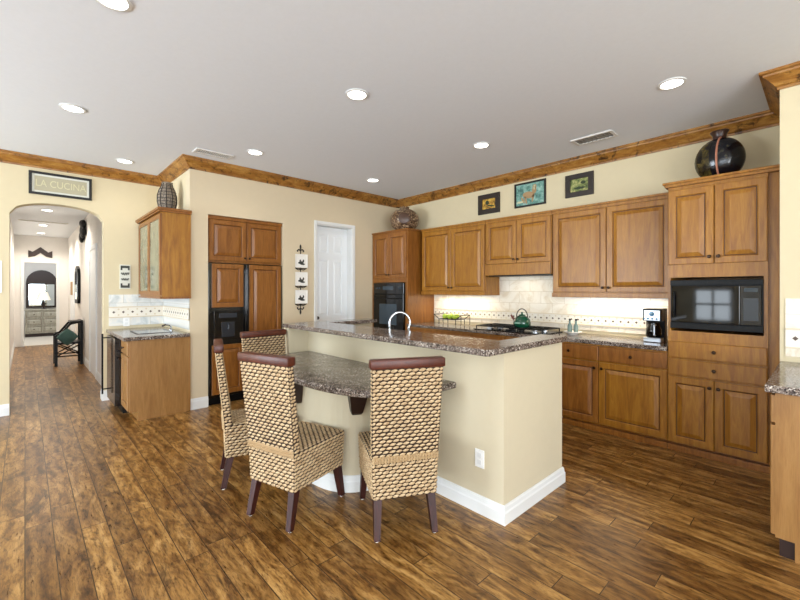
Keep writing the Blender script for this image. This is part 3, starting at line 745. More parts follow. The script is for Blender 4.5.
# island faucet
f = MB(); fx, fy = 2.42, 2.72
pt = [(fx, fy, .912), (fx, fy, 1.10)]
cx_, cz_, rr_ = fx+.085, 1.115, .085
ang = [180-12*i for i in range(0, 18)]
dirv = Vector((.83, -.55, 0)).normalized()
for a in ang:
    q = Vector((fx, fy, 0))+dirv*(.095+.095*math.cos(R(a))); pt.append((q.x, q.y, 1.12+.095*math.sin(R(a))))
f.tube(pt, .011, 10)
e_ = Vector(pt[-1]); e2 = e_+Vector((dirv.x*-.006, dirv.y*-.006, -.05)); f.tube([e_, e2], .015, 10)
f.lathe((fx, fy, .913), [(.03, 0), (.03, .008), (.018, .03), (.013, .06)], 16)
tag(f.build('island_faucet', CHROME, smooth=True), 'tall chrome gooseneck faucet rising behind the island bar', 'faucet')

# ------------------------------------------------------------------ woven chairs
def weave(m, c00, c10, c11, c01, cw=.040, ch=.0215, bulge=.009, mi=0, slant=.22):
    c00, c10, c11, c01 = map(Vector, (c00, c10, c11, c01))
    W = ((c10-c00).length+(c11-c01).length)/2; Hh = ((c01-c00).length+(c11-c10).length)/2
    nn = (c10-c00).cross(c01-c00).normalized()
    rows_ = max(1, round(Hh/ch)); cols = max(1, round(W/cw))
    def P(u, v): return (c00*(1-u)+c10*u)*(1-v)+(c01*(1-u)+c11*u)*v
    NS, NT = 4, 3
    for j in range(rows_):
        o_ = 0 if j % 2 == 0 else -.5
        for i in range(cols+(1 if j % 2 else 0)):
            ua, ub = (i+o_+.03)/cols, (i+o_+.97)/cols
            ua, ub = max(ua, 0), min(ub, 1)
            if ub-ua < .12/cols: continue
            jit = random.uniform(-.06, .06); bl = bulge*random.uniform(.85, 1.1)
            g = []
            for s in range(NS+1):
                row = []
                for t in range(NT+1):
                    ss, tt = s/NS, t/NT
                    wide = .22+.78*math.sin(math.pi*(.04+.92*ss))**.8
                    vv = (j+.5+(tt-.5)*.92*wide+jit+slant*(ss-.5))/rows_
                    vv = min(max(vv, 0), 1)
                    h = bl*(math.sin(math.pi*(.06+.88*ss))**.6)*(math.sin(math.pi*(.03+.94*tt))**.7)-.002
                    row.append(m.bm.verts.new(P(ua+(ub-ua)*ss, vv)+nn*h))
                g.append(row)
            for s in range(NS):
                for t in range(NT):
                    f_ = m.bm.faces.new((g[s][t], g[s+1][t], g[s+1][t+1], g[s][t+1])); f_.material_index = mi; f_.smooth = True
def hexa(m, b, t):
    m.loft([[Vector(p) for p in b], [Vector(p) for p in t]])
def braid(m, p0, p1, nrm, r=.013, step=.017, mi=0):
    p0, p1, nrm = Vector(p0), Vector(p1), Vector(nrm); L = (p1-p0).length; n = max(1, round(L/step)); d = (p1-p0)/n
    for i in range(n):
        c = p0+d*(i+.5); up = Vector((0, 0, 1)) if abs(nrm.z) < .5 else nrm.cross(d).normalized()
        for sg in (-1, 1):
            a = c+up*(sg*.007)-d*.5; b = c+up*(sg*.001)+d*.5
            mm = m.mi; m.mi = mi; m.tube([a, (a+b)/2+nrm*.008, b], [.004, .0075, .004], 5); m.mi = mm
chair_ = None
def make_chair():
    root = empty('woven_dining_chair', (0, 0, 0), 'x', 'chair')
    # backrest slab: outer (rear) face profile and inner face profile
    zb, zs, zt = .222, .455, .985
    xo_b, xo_s, xo_t = -.225, -.232, -.290
    xi_s, xi_t = -.180, -.250
    hb, hs, ht = .190, .198, .208
    m = MB()
    m.loft([[(xo_s+.002, -hs, zs-.02), (xi_s, -hs, zs-.02), (xi_s, hs, zs-.02), (xo_s+.002, hs, zs-.02)], [(xo_t, -ht, zt), (xi_t, -ht, zt), (xi_t, ht, zt), (xo_t, ht, zt)]])
    m.build('backrest', STRAWD, root, recalc=True)
    wv = MB()
    weave(wv, (xo_s, hs, zs+.01), (xo_s, -hs, zs+.01), (xo_t, -ht, zt-.008), (xo_t, ht, zt-.008))           # rear
    weave(wv, (xi_s, -hs, zs+.01), (xi_s, hs, zs+.01), (xi_t, ht, zt-.008), (xi_t, -ht, zt-.008))           # inner
    weave(wv, (xo_s, -hs, zs+.0), (xi_s, -hs, zs+.0), (xi_t, -ht, zt-.008), (xo_t, -ht, zt-.008), cw=.05, bulge=.007)
    weave(wv, (xi_s, hs, zs+.0), (xo_s, hs, zs+.0), (xo_t, ht, zt-.008), (xi_t, ht, zt-.008), cw=.05, bulge=.007)
    bk = [o for o in root.children if o.name.startswith('backrest')][0]
    wv.build('backrest_weave', STRAW, bk, recalc=False)
    # seat box
    xf_b, xf_t = .232, .242
    m = MB()
    m.loft([[(xo_b+.002, -hb+.002, zb), (xf_b-.002, -hb+.002, zb), (xf_b-.002, hb-.002, zb), (xo_b+.002, hb-.002, zb)],
            [(xo_s+.002, -hs+.002, zs), (xf_t-.002, -hs+.002, zs), (xf_t-.002, hs-.002, zs), (xo_s+.002, hs-.002, zs)]])
    st = m.build('seat', STRAWD, root)
    wv = MB()
    weave(wv, (xo_b, hb, zb), (xo_b, -hb, zb), (xo_s, -hs, zs-.025), (xo_s, hs, zs-.025))
    weave(wv, (xf_b, -hb, zb), (xf_b, hb, zb), (xf_t, hs, zs-.004), (xf_t, -hs, zs-.004))
    weave(wv, (xo_b, -hb, zb), (xf_b, -hb, zb), (xf_t, -hs, zs-.004), (xo_s, -hs, zs-.004))
    weave(wv, (xf_b, hb, zb), (xo_b, hb, zb), (xo_s, hs, zs-.004), (xf_t, hs, zs-.004))
    weave(wv, (xi_s, -hs, zs), (xf_t, -hs, zs), (xf_t, hs, zs), (xi_s, hs, zs), cw=.04, ch=.022)
    wv.build('seat_weave', STRAW, st, recalc=False)
    m = MB()
    braid(m, (xo_s-.002, -hs, zs-.012), (xo_s-.002, hs, zs-.012), (-1, 0, 0)); braid(m, (xo_s-.002, -hs, zs+.006), (xo_s-.002, hs, zs+.006), (-1, 0, 0))
    m.build('seat_braid', BRAID, st, smooth=True)
    # top rail
    m = MB(); m.box(-.303, -.238, -ht-.012, ht+.012, zt-.006, zt+.048, .010); m.build('top_rail', RAILW, root, smooth=True)
    # legs
    for (xt, xb) in ((-.190, -.240), (.200, .240)):
        for sg in (-1, 1):
            yt, yb = sg*.160, sg*.172
            a, b = .024, .017
            m = MB(); m.loft([[(xb-b, yb-b, .008), (xb+b, yb-b, .008), (xb+b, yb+b, .008), (xb-b, yb+b, .008)], [(xt-a, yt-a, zb+.02), (xt+a, yt-a, zb+.02), (xt+a, yt+a, zb+.02), (xt-a, yt+a, zb+.02)]])
            lg = m.build('leg', REDW, root)
            m = MB(); m.lathe((xb, yb, 0), [(.010, 0), (.010, .009)], 10); m.build('foot_glide', PLAST, lg)
    return root
proto = make_chair()
spots = [(1.085, 2.32, 16.5, 'woven seagrass dining chair front left, turned with its back to the hallway side'),
         (1.60, 1.655, 62, 'woven seagrass dining chair nearest the camera, back squarely to the viewer by the island corner'),
         (1.085, 3.105, -18, 'woven seagrass dining chair seen edge-on behind the front left chair'),
         (1.668, 3.655, -90, 'woven seagrass dining chair at the far end of the table, facing the viewer')]
for i, (rx_, ry_, dg, lb) in enumerate(spots):
    o = proto if i == 0 else copy_tree(proto)
    a = R(dg); o.location = (rx_+.24*math.cos(a), ry_+.24*math.sin(a), 0); o.rotation_euler = (0, 0, a)
    tag(o, lb, 'chair', 'woven chairs round the island table')

# ------------------------------------------------------------------ ceiling fixtures
def can_light(x, y, z, label, power, grp, r=.074):
    t_ = empty('recessed_light', (x, y, z), label, 'ceiling light', grp)
    m = MB(); m.lathe((x, y, z), [(r+.018, -.0005), (r+.018, -.006), (r, -.010), (r-.004, -.004), (r-.002, -.0005)], 28); m.build('trim_ring', WHITE, t_, True)
    m = MB(); m.lathe((x, y, z), [(r-.003, -.001), (r-.004, -.0055)], 28); m.build('lens', EMIT, t_)
    d = bpy.data.lights.new('can_lamp', 'SPOT'); d.energy = power; d.spot_size = R(150); d.spot_blend = .8; d.shadow_soft_size = .07; d.color = (1, .93, .83)
    o = bpy.data.objects.new('can_lamp', d); col.objects.link(o); o.location = (x, y, z-.02)
PW = 11
for x, y, lb in ((1.93, 2.56, 'round recessed ceiling light over the island table, centre of the picture'), (3.56, .80, 'round recessed ceiling light nearest the microwave'),
                 (3.58, 2.54, 'round recessed ceiling light above the island end near the cooktop'), (3.60, 4.40, 'round recessed ceiling light in the far corner by the globe vase'),
                 (1.90, 4.42, 'round recessed ceiling light beside the ceiling vent near the refrigerator'), (.88, 5.80, 'round recessed ceiling light close to the wet bar corner'),
                 (.30, 4.42, 'round recessed ceiling light in front of the arch, upper left'), (.34, 2.62, 'round recessed ceiling light cut by the top edge of the photo')):
    can_light(x, y, H, lb, 1.5 if (x > 3 and y < 1) else PW, 'recessed lights in the kitchen ceiling')
for y, lb in ((9.2, 'recessed hallway light nearest the arch'), (11.37, 'middle recessed light of the hallway ceiling'), (13.0, 'recessed hallway light nearest the bedroom door')):
    can_light(.28, y, 2.8, lb, 110, 'recessed lights in the hallway ceiling')
def vent(cx, cy, wx, wy, z, label, along, slat=12, grp=None, dark=VENT):
    t_ = empty('ceiling_vent', (cx, cy, z), label, 'vent', grp)
    m = MB(); b = .028; x0, x1, y0, y1 = cx-wx/2, cx+wx/2, cy-wy/2, cy+wy/2
    m.box(x0, x1, y0, y0+b, z-.012, z-.0005, .002); m.box(x0, x1, y1-b, y1, z-.012, z-.0005, .002); m.box(x0, x0+b, y0+b, y1-b, z-.012, z-.0005, .002); m.box(x1-b, x1, y0+b, y1-b, z-.012, z-.0005, .002)
    m.build('frame', VENTW, t_)
    m = MB(); m.box(x0+b, x1-b, y0+b, y1-b, z-.003, z-.001); m.build('duct', dark, t_)
    m = MB()
    for k in range(slat):
        f_ = (k+.5)/slat
        if along == 'x': yy = y0+b+(wy-2*b)*f_; m.box(x0+b, x1-b, yy-.002, yy+.004, z-.011, z-.003)
        else: xx = x0+b+(wx-2*b)*f_; m.box(xx-.002, xx+.004, y0+b, y1-b, z-.011, z-.003)
    m.build('louvre', VENTW if along == 'y' else VENT, t_)
vent(4.25, 1.63, .20, .40, H, 'grey ceiling vent beside the crown moulding of the right wall', 'x', 9)
vent(1.57, 4.79, .40, .17, H, 'white louvred ceiling vent above the refrigerator corner', 'y', 16)
vent(.28, 10.8, .75, .12, 2.8, 'long slot vent in the hallway ceiling', 'x', 2)

# ------------------------------------------------------------------ pictures and wall items
def picture(name, face, plane, u0, u1, z0, z1, frame_mat, bw, canvas, label, mat_w=0, cat='picture', th=.022):
    t_ = empty(name, tuple(axis_pt(face, plane, (u0+u1)/2, 0, z0)), label, cat)
    m = MB()
    def bx(mm, a, b, c_, d_, w0, w1, bev=0):
        if face == '-x': mm.box(plane-w1, plane-w0, a, b, c_, d_, bev)
        else: mm.box(a, b, plane-w1, plane-w0, c_, d_, bev)
    bx(m, u0, u1, z0, z0+bw, .001, th, .003); bx(m, u0, u1, z1-bw, z1, .001, th, .003); bx(m, u0, u0+bw, z0+bw, z1-bw, .001, th, .003); bx(m, u1-bw, u1, z0+bw, z1-bw, .001, th, .003)
    m.build('frame', frame_mat, t_)
    m = MB(); bx(m, u0+bw, u1-bw, z0+bw, z1-bw, .001, .008); cv = m.build('mat_board' if mat_w else 'canvas', MATB if mat_w else canvas, t_)
    if mat_w:
        q = bw+mat_w; m = MB(); bx(m, u0+q, u1-q, z0+q, z1-q, .008, .010); cv = m.build('print', canvas, t_)
    return t_
def blobs(parent, face, plane, d, items, mat, name='painted_shape'):
    m = MB()
    for (u, z, ru, rz, rot) in items:
        pts_ = []
        for i in range(12):
            a = 2*math.pi*i/12; x_, y_ = ru*math.cos(a), rz*math.sin(a); c_, s_ = math.cos(R(rot)), math.sin(R(rot))
            pts_.append(axis_pt(face, plane, u+x_*c_-y_*s_, d, z+x_*s_+y_*c_))
        m.prism(pts_, (-.0015, 0, 0) if face == '-x' else (0, -.0015, 0))
    return m.build(name, mat, parent)
p1 = picture('framed_picture', '-x', XR, 3.09, 3.45, 2.50, 2.78, FRAMEB, .07, GOLDP, 'small dark-framed golden picture, leftmost above the wall cabinets')
p2 = picture('framed_picture', '-x', XR, 2.42, 2.86, 2.51, 2.83, FRAMEK, .022, TEALP, 'teal animal picture in thin black frame, middle one above the cabinets')
blobs(p2, '-x', XR, .0085, [(2.66, 2.66, .085, .045, 8), (2.58, 2.71, .03, .045, 0), (2.575, 2.755, .028, .03, 0), (2.60, 2.61, .014, .05, 10), (2.70, 2.60, .014, .055, -15), (2.74, 2.60, .014, .05, -30)], BRN)
blobs(p2, '-x', XR, .0105, [(2.575, 2.765, .012, .012, 0), (2.78, 2.58, .05, .012, 0), (2.58, 2.735, .008, .02, 0)], PALET)
p3 = picture('framed_picture', '-x', XR, 1.84, 2.17, 2.53, 2.80, FRAMEB, .06, BACKD, 'wide dark-framed green landscape, rightmost above the cabinets')
blobs(p1, '-x', XR, .0085, [(3.24, 2.61, .06, .012, 10), (3.30, 2.66, .03, .03, 0)], DGREEN)
blobs(p3, '-x', XR, .0085, [(2.0, 2.63, .07, .014, 0), (1.96, 2.69, .03, .02, 0)], DGREEN)
sg = picture('framed_sign', '-y', YA, .03, .615, 2.545, 2.815, FRAMEK, .028, PAPER, 'long black-framed lettered print above the arch', .022, 'picture')
def text(parent, s, face, plane, u, z, size, mat, d, name='lettering', sx=1.0):
    cu = bpy.data.curves.new('lettering', 'FONT'); cu.body = s; cu.size = size; cu.extrude = .0008; cu.align_x = 'CENTER'; cu.align_y = 'CENTER'
    t_ = bpy.data.objects.new('lettering', cu); col.objects.link(t_)
    dg = bpy.context.evaluated_depsgraph_get(); me = bpy.data.meshes.new_from_object(t_.evaluated_get(dg)); bpy.data.objects.remove(t_)
    rot = Matrix.Rotation(R(90), 4, 'X')
    if face == '-x': rot = Matrix.Rotation(R(-90), 4, 'Z') @ rot
    me.transform(rot @ Matrix.Diagonal((sx, 1, 1, 1)))
    p = axis_pt(face, plane, u, d, z)-WL.get(parent.name, Vector()); me.transform(Matrix.Translation(p))
    me.materials.clear(); me.materials.append(mat)
    o = bpy.data.objects.new(name, me); col.objects.link(o); o.parent = parent; return o
text(sg, 'LA CUCINA', '-y', YA, .322, 2.68, .115, PALET, .0115, sx=.78)
# small plaque between arch and glass cabinet
m = MB(); m.box(.905, 1.025, YA-.012, YA-.001, 1.435, 1.755, .002); pq = tag(m.build('wall_plaque', MATB), 'small cream scripted plaque with dark corners beside the glass cabinet', 'sign')
m = MB(); f = YA-.0122
for zc, s_ in ((1.725, 1), (1.465, -1)): m.box(.915, 1.015, f-.002, f, zc-.016, zc+.016); m.box(.915, .935, f-.002, f, zc-.025*s_-.018, zc-.025*s_+.018); m.box(.995, 1.015, f-.002, f, zc-.025*s_-.018, zc-.025*s_+.018)
m.build('corner_ornament', GRASS_GREY, pq)
m = MB()
random.seed(3)
for r_, zc in enumerate((1.635, 1.56)):
    pts_ = [(.922+.085*i/14, f-.001, zc+.016*math.sin(i*1.9+r_)+random.uniform(-.006, .006)) for i in range(15)]
    m.tube(pts_, .006, 5)
m.build('script_lines', GRASS_GREY, pq)
# three plates in wrought iron rack
rk = empty('plate_rack', (2.87, YF, 1.08), 'wrought iron wall rack with fleur ends holding three plates', 'rack')
m = MB(); yy = YF-.012; xc = 2.87
m.tube([(xc, yy, 1.08), (xc, yy, 2.06)], .007)
for z, s_ in ((1.985, 1), (1.155, -1)):
    for sgn in (-1, 1): m.tube([(xc, yy, z), (xc+sgn*.03, yy, z+.012*s_), (xc+sgn*.05, yy, z-.005*s_), (xc+sgn*.045, yy, z-.02*s_)], .009)
    m.ball((xc, yy, z+.05*s_), .014, .008, .035)
for z in (1.22, 1.475, 1.73):
    for sgn in (-1, 1): m.tube([(xc+sgn*.085, yy-.018, z+.03), (xc+sgn*.085, yy-.012, z-.003), (xc+sgn*.04, yy-.008, z-.025), (xc, yy, z-.012)], .006)
    m.tube([(xc-.085, yy-.014, z-.003), (xc+.085, yy-.014, z-.003)], .006)
m.build('scroll_frame', IRON, rk, True)
for z, lb in ((1.725, 'square white plate with dark engraving, top of the wall rack'), (1.47, 'square white plate with dark engraving, middle of the wall rack'), (1.215, 'square white plate with dark engraving, bottom of the wall rack')):
    m = MB(); h_ = .205; x0 = xc-.098; x1 = xc+.098; y_ = YF-.038
    m.loft([[(x, y_-d, zz) for x, zz in ((x0+i, z+.012+i), (x1-i, z+.012+i), (x1-i, z+h_-i), (x0+i, z+h_-i))] for i, d in ((.012, -.008), (0, .004), (.003, .006), (.022, .001))])
    pl = tag(m.build('decorative_plate', PLATE), lb, 'plate', 'three square plates in the wall rack')
    blobs(pl, '-y', YF, .0395, [(xc-.01, z+.085, .045, .018, 10), (xc+.015, z+.065, .04, .014, -5), (xc-.02, z+.11, .012, .018, 0), (xc+.03, z+.11, .012, .02, 0)], GRASS_GREY, 'engraving')

# ------------------------------------------------------------------ vases
t_ = empty('round_vase', (4.46, .645, 2.372), 'large round black and olive painted vase on top of the microwave cabinet', 'vase')
m = MB(); R0 = .178
prof = [(.001, 0), (.07, 0), (.085, .008)]+[(R0*math.sin(R(a)), R0*1.08-R0*1.08*math.cos(R(a))+.0) for a in range(28, 164, 8)]
m.lathe((4.46, .645, 2.372), prof, 36, 'z', (.72, 1, 1))
vb = m.build('body', BLUEV, t_, True)
m = MB(); zt = 2.372+R0*2.12
m.lathe((4.46, .645, zt), [(.06, -.03), (.048, .0), (.05, .03), (.07, .062), (.064, .068), (.04, .02)], 28, 'z', (.8, 1, 1)); m.build('neck', plain('vase_neck', '3a2218', .3), t_, True)
m = MB(); cz = 2.372+R0*1.08
pts_ = [(4.46-.72*(R0+.002)*math.sin(R(a))*math.cos(R(12)), .625+(R0+.002)*math.sin(R(a))*math.sin(R(8)), cz+(R0*1.08+.002)*math.cos(R(a))) for a in range(14, 160, 8)]
m.tube(pts_, .008, 6); m.build('stripe', PINK, vb, True)
m = MB()
for i in range(9):
    for j in range(7):
        th_, ph = R(35+14*j), R(95+8*i)   # olive patch on the left shoulder
        pass
n_ = 8; g = []
for i in range(n_+1):
    row = []
    for j in range(n_+1):
        el, az = R(-48+96*j/n_), R(100+62*i/n_)
        q = R0+.0015
        row.append(m.bm.verts.new((4.46+.72*q*math.cos(el)*math.cos(az), .645+q*math.cos(el)*math.sin(az), cz+1.08*q*math.sin(el))))
    g.append(row)
for i in range(n_):
    for j in range(n_): m.bm.faces.new((g[i][j], g[i+1][j], g[i+1][j+1], g[i][j+1]))
m.build('olive_patch', OLIVEV, vb, True)
t_ = empty('globe_vase', (4.47, 4.66, 2.352), 'round brown shell-mosaic globe vase on the corner oven cabinet', 'vase')
m = MB(); m.lathe((4.47, 4.66, 2.352), [(.001, 0), (.10, 0), (.12, .01)]+[(.235*math.sin(R(a)), .19-.19*math.cos(R(a))) for a in range(32, 166, 9)]+[(.07, .385), (.08, .40), (.06, .40)], 32); b_ = m.build('body', SHELLV, t_, True)
m = MB(); dv = Vector((-.72, -.69, 0)); c0 = Vector((4.47, 4.66, 2.352+.19))+dv*.229
rings = []
for (r_, h_) in ((.09, -.02), (.088, .004), (.07, .010), (.001, .012)):
    u_ = Vector((-dv.y, dv.x, 0)).normalized(); rings.append([c0+dv*h_+u_*r_*math.cos(2*math.pi*k/20)+Vector((0, 0, r_*math.sin(2*math.pi*k/20))) for k in range(20)])
m.loft(rings); m.build('medallion', plain('medallion_brown', '4b3222', .35), b_, True)
t_ = empty('wicker_vase', (1.265, 5.50, 2.345), 'grey-brown wicker urn vase on top of the glass-door bar cabinet', 'vase')
m = MB(); pr = [(r_*.9, z_*1.1) for r_, z_ in [(.001, 0), (.065, 0), (.075, .01), (.10, .06), (.118, .13), (.115, .20), (.095, .26), (.07, .30), (.062, .33), (.07, .345), (.055, .345), (.05, .30)]]
m.lathe((1.265, 5.50, 2.345), pr, 28); vb = m.build('body', WICK, t_, True)
m = MB()
for z_, r_ in [(a*1.1, b*.9) for a, b in ((.06, .101), (.095, .111), (.13, .119), (.165, .119), (.20, .116), (.235, .106), (.27, .09))]:
    m.tube([(1.265+r_*math.cos(2*math.pi*k/24), 5.5+r_*math.sin(2*math.pi*k/24), 2.345+z_) for k in range(25)], .0035, 5)
for k in range(10):
    a = 2*math.pi*k/10; m.tube([(1.265+(r_+.002)*math.cos(a), 5.5+(r_+.002)*math.sin(a), 2.345+z_) for r_, z_ in pr[1:9]], .005, 5)
m.build('dark_binding', plain('binding_dark', '2b241f', .8), vb, True)

# ------------------------------------------------------------------ things on the right worktop
WZ = .914
ct = empty('gas_cooktop', (4.45, 2.64, WZ), 'black gas cooktop with cast iron grates in the right wall worktop', 'cooktop')
m = MB(); m.box(4.22, 4.70, 2.16, 3.12, WZ+.0005, WZ+.012, .004); m.build('base_plate', BLACK, ct)
for yc in (2.33, 2.64, 2.95):
    m = MB(); z1_ = WZ+.050
    for yy in (yc-.14, yc, yc+.14): m.tube([(4.25, yy, z1_), (4.67, yy, z1_)], .006, 6)
    for xx in (4.25, 4.36, 4.46, 4.56, 4.67): m.tube([(xx, yc-.14, z1_), (xx, yc+.14, z1_)], .006, 6)
    for xx in (4.25, 4.67):
        for yy in (yc-.14, yc+.14): m.tube([(xx, yy, WZ+.011), (xx, yy, z1_)], .007, 6)
    m.build('grate', BLACKM, ct, True)
    for xx in (4.35, 4.58):
        m = MB(); m.lathe((xx, yc, WZ+.012), [(.05, 0), (.05, .008), (.034, .012), (.034, .024), (.001, .026)], 18); m.build('burner', STEEL if yc != 2.64 else BLACKM, ct, True)
for k in range(5):
    m = MB(); m.lathe((4.24, 2.44+k*.1, WZ+.012), [(.018, 0), (.016, .022), (.001, .024)], 14); m.build('knob', BLACKM, ct, True)
kt = empty('tea_kettle', (4.42, 2.52, WZ+.056), 'dark green enamel tea kettle on the gas cooktop', 'kettle')
kx, ky, kz = 4.42, 2.54, WZ+.0565
m = MB(); m.lathe((kx, ky, kz), [(.001, 0), (.085, 0), (.10, .015), (.105, .05), (.095, .09), (.065, .125), (.04, .14)], 28); m.build('body', GREENK, kt, True)
m = MB(); m.lathe((kx, ky, kz+.138), [(.042, 0), (.036, .012), (.012, .02), (.01, .03), (.018, .038), (.001, .046)], 18); m.build('lid', GREENK, kt, True)
m = MB(); m.tube([(kx, ky+.085, kz+.07), (kx, ky+.13, kz+.11), (kx, ky+.15, kz+.14)], [.02, .014, .011], 10); m.build('spout', plain('spout_red', '6a2a1c', .3), kt, True)
m = MB(); m.tube([(kx, ky-.075*math.cos(R(a))*-1, kz+.12+.10*math.sin(R(a))) for a in range(0, 181, 15)], .006, 8); m.build('handle', BRONZE, kt, True)
m = MB(); f_ = []
for dz_ in (0,): m.tube([(kx-.104, ky+.035, kz+.05), (kx-.108, ky, kz+.052), (kx-.104, ky-.035, kz+.05)], .009, 6)
m.build('pale_mark', plain('mark_pale', '8fb8a4', .3), kt, True)
# wrought iron fruit tray
tr = empty('fruit_rack', (4.5, 3.72, WZ), 'dark iron footed rack with sloped ends holding green fruit', 'fruit stand')
m = MB(); y0, y1 = 3.55, 3.90
for xx in (4.42, 4.62):
    for yy, s_ in ((y0, -1), (y1, 1)):
        m.tube([(xx, yy-.02*s_, WZ+.007), (xx, yy-.02*s_, WZ+.085)], .006, 6); m.tube([(xx, yy-.02*s_, WZ+.085), (xx, yy+.075*s_, WZ+.15)], .006, 6); m.tube([(xx, yy+.075*s_, WZ+.15), (xx, yy+.075*s_, WZ+.02), (xx, yy+.06*s_, WZ+.007)], .005, 6)
        m.tube([(xx, yy+.075*s_, WZ+.15), (xx, yy-.03*s_, WZ+.15)], .004, 6)
    m.tube([(xx, y0+.02, WZ+.085), (xx, y1-.02, WZ+.085)], .006, 6)
for yy in (y0+.02, y0+.1, (y0+y1)/2, y1-.1, y1-.02, y0-.075, y1+.075):
    zz = WZ+.085 if y0 < yy < y1 else WZ+.15
    m.tube([(4.42, yy, zz), (4.62, yy, zz)], .005, 6)
m.build('wire_frame', IRON, tr, True)
proto_l = None
for k, (xx, yy) in enumerate(((4.47, 3.63), (4.47, 3.72), (4.47, 3.81), (4.56, 3.66), (4.56, 3.76))):
    if proto_l is None:
        m = MB(); m.lathe((xx, yy, WZ+.092), [(.001, 0), (.02, .002), (.036, .02), (.04, .035), (.034, .055), (.015, .068), (.001, .07)], 16); proto_l = m.build('green_fruit', LIME, smooth=True); q = proto_l; base = q.location.copy()
        st0 = (xx, yy)
    else:
        q = proto_l.copy(); col.objects.link(q); q.location = base+Vector((xx-st0[0], yy-st0[1], 0))
    tag(q, 'small lime green fruit lying in the iron rack', 'fruit', 'green fruit in the iron rack')
# cruet set
cs = MB(); cs.lathe((4.56, 1.98, WZ+.0005), [(.001, 0), (.05, 0), (.06, .01), (.10, .03), (.098, .035), (.055, .016), (.001, .014)], 28); tag(cs.build('white_dish', PLATE, smooth=True), 'small white dish under two oil bottles by the island end', 'dish')
for k, (yy, lb) in enumerate(((2.015, 'clear glass oil bottle in white dish, left one'), (1.945, 'clear glass oil bottle in white dish, right one'))):
    t_ = empty('oil_bottle', (4.56, yy, WZ+.016), lb, 'bottle', 'oil bottles in the white dish')
    m = MB(); m.lathe((4.56, yy, WZ+.0165), [(.001, 0), (.024, 0), (.026, .01), (.026, .08), (.012, .11), (.010, .14), (.001, .141)], 16); m.build('glass_body', plain('green_glass', '6b7f78', .1), t_, True)
    m = MB(); m.lathe((4.56, yy, WZ+.1575), [(.012, 0), (.012, .02), (.001, .022)], 12); m.build('stopper', IRON, t_, True)
# coffee maker
cm = empty('coffee_maker', (4.45, 1.15, WZ), 'black and steel drip coffee maker beside the microwave cabinet', 'coffee maker')
a0, a1, xf = 1.075, 1.235, 4.42
m = MB(); m.box(xf+.11, 4.62, a0, a1, WZ+.001, WZ+.325, .006); m.box(xf, xf+.11, a0, a1, WZ+.205, WZ+.325, .008); m.build('housing', BLACKM, cm)
m = MB(); m.box(xf-.004, xf+.11, a0+.006, a1-.006, WZ+.001, WZ+.045, .006); m.build('base', STEEL, cm)
m = MB(); m.box(xf-.006, xf, a0+.012, a1-.012, WZ+.21, WZ+.31, .003); fp = m.build('front_panel', STEEL, cm)
m = MB(); m.lathe((xf-.006, (a0+a1)/2, WZ+.275), [(.022, 0), (.022, -.003), (.001, -.004)], 18, 'x')
for k in range(4): m.lathe((xf-.006, a0+.04+k*.036, WZ+.228), [(.009, 0), (.008, -.006), (.001, -.007)], 10, 'x')
m.build('display', plain('display_teal', '3b6f8c', .2), fp)
m = MB(); m.lathe((xf+.055, (a0+a1)/2, WZ+.047), [(.001, 0), (.058, 0), (.066, .02), (.066, .08), (.05, .12), (.052, .145), (.001, .146)], 24); cf = m.build('carafe', BLACKG, cm, True)
m = MB(); m.tube([(xf-.002, (a0+a1)/2-.03, WZ+.17), (xf-.045, (a0+a1)/2-.03, WZ+.165), (xf-.045, (a0+a1)/2-.03, WZ+.08), (xf-.008, (a0+a1)/2-.03, WZ+.07)], .008, 8); m.build('handle', STEEL, cf, True)

# ------------------------------------------------------------------ hallway things
t_ = empty('hall_armchair', (.62, 10.0, 0), 'black lattice armchair standing against the hallway wall', 'chair')
x0, x1, y0, y1 = .42, .79, 9.75, 10.2
m = MB()
m.box(x0, x1, y0, y1, .40, .44, .004); m.build('seat', BLACKM, t_)
for xx, zt_ in ((x0, .58), (x1, .82)):
    for yy in (y0, y1):
        m = MB(); m.box(xx-.022, xx+.022, yy-.022, yy+.022, 0, zt_, .003); m.build('leg', BLACKM, t_)
for yy in (y0, y1):
    m = MB(); m.tube([(x0, yy, .58), (.49, yy, .60), (.62, yy, .78), (x1, yy, .82)], .022, 6); m.build('arm', BLACKM, t_, True)
    m = MB(); m.tube([(x0, yy, .18), (x1, yy, .40)], .012, 6); m.tube([(x0, yy, .40), (x1, yy, .18)], .012, 6); m.tube([(x0, yy, .18), (x1, yy, .18)], .014, 6); m.build('lattice', BLACKM, t_, True)
m = MB(); m.box(x1-.02, x1+.02, y0, y1, .78, .84, .004); m.box(.62, x1, y0-.02, y1+.02, .80, .83, .004)
for k in range(4): m.box(x1-.01, x1+.01, y0+.1+k*.1-.01, y0+.1+k*.1+.01, .44, .80)
m.build('backrest', BLACKM, t_)
m = MB(); cx_, cz_ = .58, .54; s_ = .165
m.loft([[(cx_+s_*k_*math.cos(R(a)), y0-.02+dy_, cz_+s_*k_*math.sin(R(a))) for a in (0, 45, 90, 135, 180, 225, 270, 315) for k_ in [(k0 if a % 90 == 0 else k0*.76)]] for k0, dy_ in ((.9, .03), (1.0, 0), (.9, -.04), (.4, -.06))])
tag(m.build('green_cushion', CUSH, smooth=True), 'dark green square cushion propped on the hallway armchair', 'cushion')
